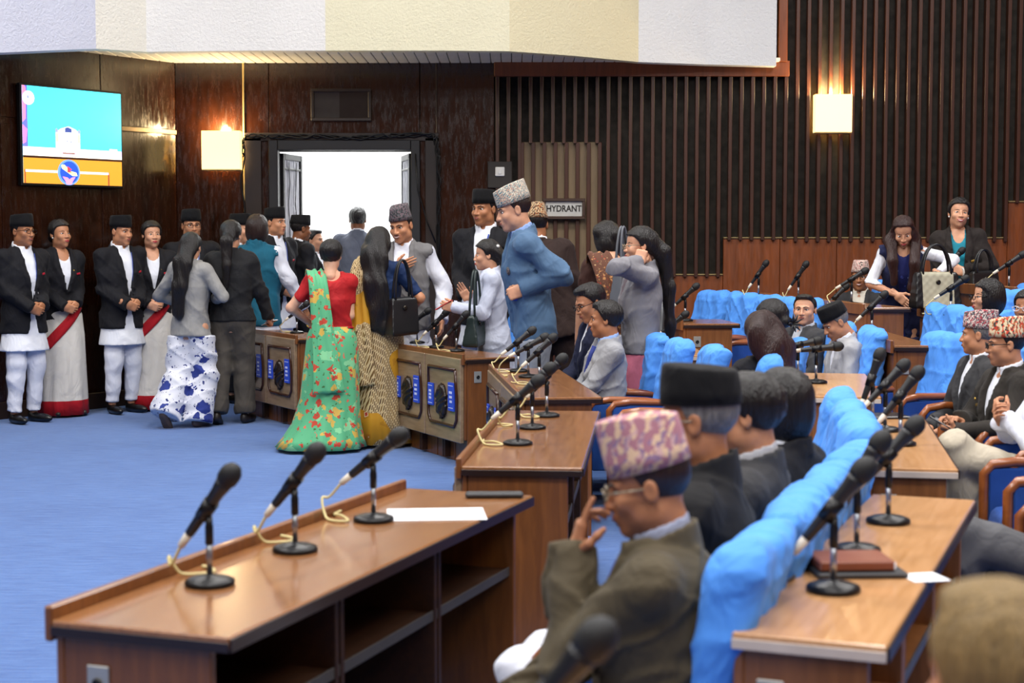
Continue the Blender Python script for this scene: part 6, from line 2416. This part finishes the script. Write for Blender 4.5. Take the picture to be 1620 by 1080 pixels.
# ---- seated men by the first row
NAVY = m_cloth('navy_suit_cloth', '#161b34', 0.8, 0.15)
p = person('seated man in navy suit and glasses looking down', 934, 478, 10.2, 0, -76, sit=True, skin='mid', head=(4, 22, 0), lean=4, glasses='black', L=LAP, Rr=LAP, h=0.012)
suit(p, NAVY, hem=-0.05)
LGREY = m_cloth('light_grey_suit_cloth', '#8f9094', 0.8, 0.15)
p = person('seated man in light grey suit and blue tie turning his head away', 958, 505, 9.65, 0, -80, sit=True, skin='tan', head=(-22, 2, 0), lean=-2, L=dict(LAP, w=(0.08, -0.33, 0.10)), Rr=LAP, h=0.011, hair=dict(type='short', grow=0.017))
suit(p, LGREY, PALEB, hem=-0.05)
tie(p, m_cloth('blue_tie_cloth', '#26347c', 0.6))

# ---- front row, backs of the nearest members
p = person('seated man in olive suit and pink patterned cap resting his face on his hand', 1026, 768, 3.42, 0, -104, sit=True, skin='tan', head=(4, 12, 0), lean=2, h=0.009, fat=1.14, wide=1.03, smile=0, glasses='metal',
           L=dict(w=(0.055, -0.225, 0.50), hand='point', hd=(-0.10, 0.22, 0.97), pn=(-0.25, 0.9, -0.2), pole=(0.35, -0.35, -1.0)), Rr=dict(w=(-0.03, -0.36, 0.13), hand='relax', hd=(0.1, -0.9, -0.2), pn=(0.1, 0, -1), pole=(0.8, 0.5, -0.4)),
           legs=dict(L=((0.11, -0.44, 0.03), (0.10, -0.36, -0.42)), R=((0.10, -0.42, 0.0), (0.10, -0.32, -0.42))), hair='under', hairm=HAIRB, hat=(DH_PINK, 'peak', 4, 1.22, -0.10))
upper(p, 'shirt', m_cloth('grey_blue_shirt_cloth', '#8d93a8', 0.8), hem=0.05, grow=-0.004, sleeve=0, collar=0.05, fold=0.001)
upper(p, 'jacket', OLIVE, hem=-0.07, grow=0.014, v=0.12, lapel=True, collar=0.028, fold=0.008, h=0.009)
trousers(p, m_cloth('cream_trouser_cloth', '#cfc9bb', 0.85), r=(0.105, 0.088, 0.07))
shoes(p)
watch(p, 1, STEEL)
lanyard(p)
p25 = p
p = person('seated man in tall black cap with grey hair and a black coat', 1102, 664, 3.88, 0, -106, sit=True, skin='tan', head=(-4, 2, 0), h=0.010, fat=1.05, L=LAP, Rr=LAP, hair='under', hairm=HAIRG, hat=(BTOPI, 'black'), glasses='metal')
upper(p, 'shirt', SHIRTW, hem=0.05, grow=-0.004, sleeve=0, collar=0.03, fold=0.001)
upper(p, 'coat', m_cloth('black_coat_cloth', '#1b1b1d', 0.85, 0.15), hem=-0.07, grow=0.014, collar=0.045, h=0.010)
trousers(p, WHITEC)
shoes(p)
p = person('seated man in dark grey suit with short black hair beside the black cap', 1182, 655, 4.38, 0, -108, sit=True, skin='mid', head=(-2, 4, 0), h=0.010, L=LAP, Rr=LAP, hair=dict(type='short', grow=0.015))
suit(p, CHAR2, m_cloth('grey_shirt_cloth', '#a8a8ac', 0.8), hem=-0.06)
p = person('seated person with thick black hair in a dark suit, third from the pink cap', 1236, 642, 4.88, 0, -122, sit=True, skin='mid', head=(-20, 4, 0), h=0.011, L=LAP, Rr=LAP, hair=dict(type='bob', grow=0.022), hairm=HAIRK)
suit(p, BLKJ, hem=-0.06)

# ---- further rows
p = person('seated woman with long straight brown-black hair seen from behind', 1203, 528, 8.4, 0, -140, sit=True, fem=True, skin='light', head=(-30, 0, 0), h=0.012, L=LAP, Rr=LAP,
           hair=dict(type='long', pts=[(0.0, 0.12, 0.56), (0.0, 0.16, 0.40), (0.0, 0.17, 0.24)], w=0.135, flat=0.55, grow=0.024), hairm=m_hair('hair_dark_auburn', '#2c1613', 0.36))
upper(p, 'blouse', BLKJ, hem=-0.05, grow=0.008)
trousers(p, BLKJ)
p = person('seated woman with a spiky hair clip beside the long-haired woman', 1220, 505, 9.6, 0.0, -120, sit=True, fem=True, skin='mid', head=(-16, 10, 0), L=LAP, Rr=LAP, hair=dict(type='bun', grow=0.022))
upper(p, 'blouse', m_cloth('red_dark_cloth', '#7a2430', 0.8), hem=-0.05, grow=0.008)
trousers(p, BLKJ)
b_ = MB()
for i in range(9):
    a = 2 * math.pi * i / 9
    c0 = p.HW(0.0, 0.135, -0.05)
    e0 = c0 + p.Rh @ V3(0.075 * math.cos(a), 0.055, 0.06 * math.sin(a))
    b_.tube([c0 * p.k, (c0 * 0.5 + e0 * 0.5 + p.Rh @ V3(0, 0.02, 0)) * p.k, e0 * p.k], [0.010, 0.008, 0.003], 5)
b_.obj('hair_clip', BLACK, p.o)
p = person('seated man with bare head and dark grey jacket glancing over his shoulder', 1273, 490, 10.9, T2, -62, sit=True, skin='light', head=(38, -2, 0), wide=1.12, h=0.011, fat=1.08, L=LAP, Rr=LAP, hair=dict(type='short', grow=0.008, front=0.088))
suit(p, CHAR2, m_cloth('pale_shirt_cloth', '#b4b8c0', 0.8), hem=-0.05)
p = person('seated man in light grey jacket and black cap bowing his head', 1322, 524, 10.0, T2, -82, sit=True, skin='mid', head=(0, 30, 0), lean=10, h=0.011, L=dict(LAP, w=(0.06, -0.3, 0.12)), Rr=LAP, hair='under', hairm=HAIRG, hat=(BTOPI, 'black'))
suit(p, m_cloth('ash_grey_jacket_cloth', '#a3a3a5', 0.8, 0.15), hem=-0.05)
p = person('smiling seated man in pink patterned cap and glasses behind the long dark desk', 1361, 438, 12.9, 0.2, -25, sit=True, skin='tan', head=(6, 2, 0), smile=1, glasses='black', L=LAP, Rr=LAP, hair='under', hat=(DH_PNK2, 'peak', -4))
suit(p, CHAR, m_cloth('cream_shirt_cloth', '#cfc8ba', 0.8), hem=-0.05)
NVEST = m_cloth('navy_vest_cloth', '#1c2142', 0.8, 0.15)
NFLOR = m_pattern('navy_flower_print', '#1a2260', [('#8f98c8', 14.0, 0.22, 1.0), ('#3c4aa0', 22.0, 0.22, 2.0)])
p = person('woman in navy waistcoat with long dark hair bending over her handbag', 1429, 366, 12.0, 0.25, -8, fem=True, skin='light', lean=18, head=(-4, 34, -4), h=0.011,
           L=dict(w=(0.27, -0.24, 0.27), hand='fist', hd=(0.2, -0.7, -0.5), pn=(-0.4, 0, -1), pole=(1.0, 0.5, 0.1)), Rr=dict(w=(0.06, -0.30, 0.10), hand='flat', hd=(-0.7, -0.3, -0.6), pn=(0, 0.8, 0.3), pole=(1.0, 0.4, -0.1)),
           hair=dict(type='long', pts=[(-0.10, -0.20, 0.56), (-0.10, -0.30, 0.38), (-0.09, -0.31, 0.20)], chains=[[(-0.11, -0.22, 0.54), (-0.10, -0.31, 0.38), (-0.09, -0.31, 0.20)], [(0.09, -0.22, 0.54), (0.08, -0.32, 0.36), (0.06, -0.31, 0.16)]], starts=[(-0.075, -0.01, -0.01), (0.075, -0.01, -0.01)], w=0.045, flat=0.7, ax=(0, 1, 0), grow=0.018, front=0.092, side=-0.07), hairm=m_hair('hair_dark_auburn', '#2c1613'))
upper(p, 'tunic', NFLOR, hem=-0.30, grow=-0.002, sleeve=0, fold=0.003, flare=0.02, scoop=(0.08, 0.03, 0.06), h=0.012)
upper(p, 'undershirt', SHIRTW, hem=0.25, grow=-0.006, sleeve=0.92, fold=0.003, arm_r=(0.064, 0.056, 0.043), scoop=(0.09, 0.04, 0.07), h=0.011)
upper(p, 'waistcoat', NVEST, hem=-0.24, grow=0.014, sleeve=0, v=-0.05, flare=0.02, gap=0.05, h=0.011)
trousers(p, NVEST)
watch(p, 1, STEEL)
TEALD = m_cloth('teal_dress_cloth', '#13788c', 0.7, 0.15)
BRBLK = m_cloth('brown_black_blazer_cloth', '#231d1b', 0.8, 0.15)
p = person('smiling woman in black blazer over a teal dress standing by the wall', 1517, 337, 12.7, 0.25, -14, fem=True, skin='light', smile=1, head=(10, -2, 5), h=0.011, side=-3,
           L=dict(w=(0.02, -0.22, 0.20), hand='clasp', hd=(-0.9, -0.2, 0.1), pn=(0, 0.9, -0.2), pole=(1.0, 0.4, -0.3)), Rr=dict(w=(0.12, -0.18, 0.0), hand='relax', hd=(-0.3, -0.5, -0.7)), hair=dict(type='bun', grow=0.017, front=0.078))
upper(p, 'dress_top', TEALD, hem=-0.05, grow=-0.002, sleeve=0, fold=0.004, scoop=(0.12, 0.03, 0.05), h=0.012)
upper(p, 'blazer', BRBLK, hem=-0.17, grow=0.014, v=-0.02, lapel=True, collar=0.02, h=0.011)
trousers(p, BRBLK)
badge(p, 0.11, 0.28, False)
for s in (-1, 1):
    lump(p, 'earring', WHITEP, (s * 0.076, 0.0, -0.036), (0.008, 0.008, 0.008), 'head')
watch(p, 1, WHITEP)
RFL = m_pattern('black_red_flower_print', '#161417', [('#a83a20', 9.0, 0.17, 1.0), ('#5c6a34', 12.0, 0.13, 2.0)])
p = person('seated woman with glasses in black dress with red flowers, profile', 1562, 469, 9.7, 0.15, -86, sit=True, fem=True, skin='light', glasses='black', head=(0, 2, 0), L=LAP, Rr=LAP, hair=dict(type='bob', grow=0.012), h=0.012)
upper(p, 'dress', RFL, hem=-0.05, grow=0.008)
trousers(p, RFL)
p = person('seated woman with white-rimmed glasses beside the woman with red flowers', 1625, 487, 9.2, 0.15, -40, sit=True, fem=True, skin='tan', glasses='white', head=(0, 0, 0), L=LAP, Rr=LAP, hair='bun')
upper(p, 'dress', CHAR, hem=-0.05, grow=0.008)
trousers(p, CHAR)
p = person('seated man in red and white patterned cap turning away', 1548, 530, 8.4, T2, -82, sit=True, skin='mid', head=(-34, 2, 0), L=LAP, Rr=LAP, hair='under', hairm=HAIRG, hat=(DH_RED, 'peak', -4), h=0.011)
suit(p, CHAR2, hem=-0.05)
p = person('seated man in orange patterned cap and glasses holding a phone', 1592, 548, 7.65, T2, -80, sit=True, skin='mid', head=(-20, 4, 0), h=0.010,
           L=dict(w=(0.08, -0.34, 0.20), hand='grip', hd=(-0.35, -0.8, 0.25), pn=(-0.3, 0.1, 1), pole=(0.8, 0.4, -0.5)), Rr=dict(w=(0.06, -0.26, 0.24), hand='fist', hd=(-0.5, -0.7, 0.3), pn=(0, 0, -1), pole=(0.8, 0.4, -0.5)), glasses='black', hair='under', hat=(DH_ORG, 'peak', -4))
suit(p, m_cloth('brown_charcoal_suit_cloth', '#2e2a26', 0.85, 0.15), hem=-0.05)
badge(p, -0.10, 0.33, False)
p39 = p
p = person('person in white shirt and beige trousers with hands clasped and legs crossed', 1668, 562, 6.85, T2, -92, sit=True, skin='mid', h=0.010,
           L=dict(w=(0.0, -0.24, 0.36), hand='clasp', hd=(-0.6, -0.5, 0.6), pn=(-0.5, 0.6, 0.3), pole=(0.9, 0.2, -0.7)), Rr=dict(w=(0.03, -0.26, 0.34), hand='clasp', hd=(-0.6, -0.5, 0.6), pn=(-0.5, 0.6, 0.3), pole=(0.9, 0.2, -0.7)),
           legs=dict(L=((0.04, -0.50, 0.20), (-0.06, -0.40, -0.22)), R=((0.06, -0.43, 0.02), (0.06, -0.36, -0.42)), yaw=0))
upper(p, 'shirt', WHITEC, hem=-0.05, grow=0.006, collar=0.04, h=0.011)
trousers(p, m_cloth('beige_trouser_cloth', '#b5ab98', 0.85), r=(0.105, 0.085, 0.078), fold=0.010, h=0.011)
shoes(p)
p = person('person in grey trousers with one leg crossed beside the light desk', 1730, 640, 5.1, T2, -98, sit=True, skin='mid', h=0.011, L=dict(LAP, w=(0.14, -0.12, 0.12)), Rr=dict(LAP, w=(0.14, -0.12, 0.12)),
           legs=dict(L=((0.08, -0.50, 0.16), (0.04, -0.42, -0.26)), R=((0.06, -0.50, 0.04), (0.04, -0.42, -0.42)), yaw=0))
suit(p, m_cloth('mid_grey_suit_cloth', '#57575a', 0.85, 0.15), hem=-0.05, fold=0.006)
p = person('person with short khaki hair seated beside the leather folder desk', 1585, 1085, 1.66, T2, -100, sit=True, skin='mid', head=(-60, 0, 0), hair=dict(type='short', grow=0.014, front=0.05), hairm=HAIRKH, L=LAP, Rr=LAP)
upper(p, 'shirt', CHAR, hem=-0.05, grow=0.008)
trousers(p, CHAR)

# ================================================================== things people carry


def hand_at(p, s, off=(0, 0, 0)):
    """world position of a point at the palm of a hand; off is along (thumb side, palm normal, fingers)."""
    A = p.arm[s]
    dz = A['hd']
    ny = unit(A['pn'] - dz * A['pn'].dot(dz))
    tx = np.cross(dz, ny) if s == -1 else np.cross(ny, dz)
    q = (A['w'] + tx * off[0] + ny * off[1] + dz * off[2]) * p.k
    v = Vector(q)
    v.rotate(Matrix.Rotation(R(p.yaw), 3, 'Z'))
    return v + p.o.location


def phone(p, s, mat, label, rot_e, off=(0.0, 0.022, 0.085)):
    c = hand_at(p, s, off)
    b_ = MB()
    b_.cbox((-0.036, -0.004, -0.072), (0.036, 0.004, 0.072), 0.003, 0)
    b_.box((-0.032, -0.0046, -0.066), (0.032, -0.004, 0.066), 1)
    o = b_.obj('phone', [mat, m_plain('phone_glass', '#0c0c10', 0.1)])
    o.location = c
    o.rotation_euler = tuple(R(a) for a in rot_e)
    return tag(o, label, 'phone')


phone(p18, 1, m_plain('phone_red', '#b02a2c', 0.4), 'red cased phone held by the woman in the white coat', (60, 0, 80))
phone(p7, -1, m_plain('phone_white', '#d8d8dc', 0.3), 'white phone held by the woman in the dark blazer', (70, 0, 60))
phone(p39, 1, m_plain('phone_black', '#141416', 0.3), 'black phone held by the man in the orange patterned cap', (-60, 0, 70))
b_ = MB()
b_.cbox((-0.02, -0.012, -0.05), (0.02, 0.012, 0.02), 0.004)
o = b_.obj('folded_card', STICK)
o.location = hand_at(p19, 1, (0.0, 0.03, 0.055))
tag(o, 'small blue folded card held in the hand of the blue suited man', 'card')


def bag(name, loc, w, hgt, dep, mats, label, rz=0.0, slouch=0.0, strap=0.25, quilt=False):
    o = empty(name, loc, R(rz))
    tag(o, label, 'handbag')

    def f(P):
        t = np.clip(P[2] / hgt, 0, 1)
        ww = w * (1 - 0.12 * t)
        dd_ = dep * (1 - 0.55 * t)
        d_ = np.maximum(np.abs(P[0]) - ww / 2, np.abs(P[1]) - dd_ / 2)
        d_ = smax(d_, np.abs(P[2] - hgt / 2) - hgt / 2, 0.03)
        if quilt:
            d_ = d_ + 0.002 * (np.abs(np.sin(55 * (P[0] + P[2]))) + np.abs(np.sin(55 * (P[0] - P[2])))) - 0.002
        return d_ + slouch * np.sin(17 * P[0] + 11 * P[2]) * 0.5
    v, q = snet(f, (-w / 2, -dep / 2, 0), (w / 2, dep / 2, hgt), 0.008)
    if len(mats) > 1:
        cx = v[q].mean(1)
        mi = (np.abs(cx[:, 0]) > w * 0.33).astype(int)
        new_obj('bag_body', v, q, mats, o, mi, True)
    else:
        new_obj('bag_body', v, q, mats, o, smooth=True)
    for sy in (-1, 1):
        m_ = MB()
        pts = [(w * 0.30 * math.cos(t), sy * dep * 0.18 * (1 - 0.6 * math.sin(t)), hgt * 0.93 + strap * math.sin(t)) for t in np.linspace(0, math.pi, 15)]
        m_.tube(pts, 0.009, 6)
        m_.obj('handle', mats[-1], o)
    m_ = MB()
    m_.lathe([(0.018, 0), (0.018, 0.004), (0.01, 0.006)], 12, (0, 0, 0), 0, Matrix.Translation((0, -dep * 0.33, hgt * 0.72)) @ Matrix.Rotation(R(90), 4, 'X'))
    m_.obj('clasp', m_plain('clasp_dark', '#3a352e', 0.3, 0.5, 0.8), o)
    return o


LEATH = m_plain('black_leather', '#141416', 0.35)
GLEATH = m_plain('dark_green_leather', '#1d2b2a', 0.4)
QUILT = m_plain('pale_quilted_leather', '#a8a38c', 0.55)
c = at(640, 520, 12.0)
bag('handbag', (c.x - 0.01, 11.92, 0.86), 0.24, 0.29, 0.13, [LEATH], 'black leather handbag on the shoulder of the mustard sari woman', 35, 0.008, 0.30)
c = at(752, 545, 11.75)
bag('handbag', (c.x, 11.75, 0.79), 0.22, 0.24, 0.12, [GLEATH], 'dark green handbag on the arm of the white coat woman', 70, 0.010, 0.34)
c = at(1476, 488, 11.6)
bag('handbag', (c.x + 0.02, 11.62, c.z), 0.36, 0.27, 0.16, [QUILT, LEATH], 'pale quilted handbag with black sides held by the navy waistcoat woman', 8, 0.0, 0.22, True)
c = at(1560, 480, 12.4)
bag('handbag', (c.x - 0.02, 12.42, c.z + 0.02), 0.26, 0.24, 0.12, [LEATH], 'black handbag hanging from the arm of the black blazer woman', 20, 0.006, 0.18)
c = at(985, 500, 10.9)
bag('handbag', (c.x, 10.95, c.z), 0.20, 0.34, 0.13, [m_plain('grey_bag', '#5c5f66', 0.5)], 'grey shoulder bag between the brown sari and the grey blazer', 60, 0.008, 0.30)
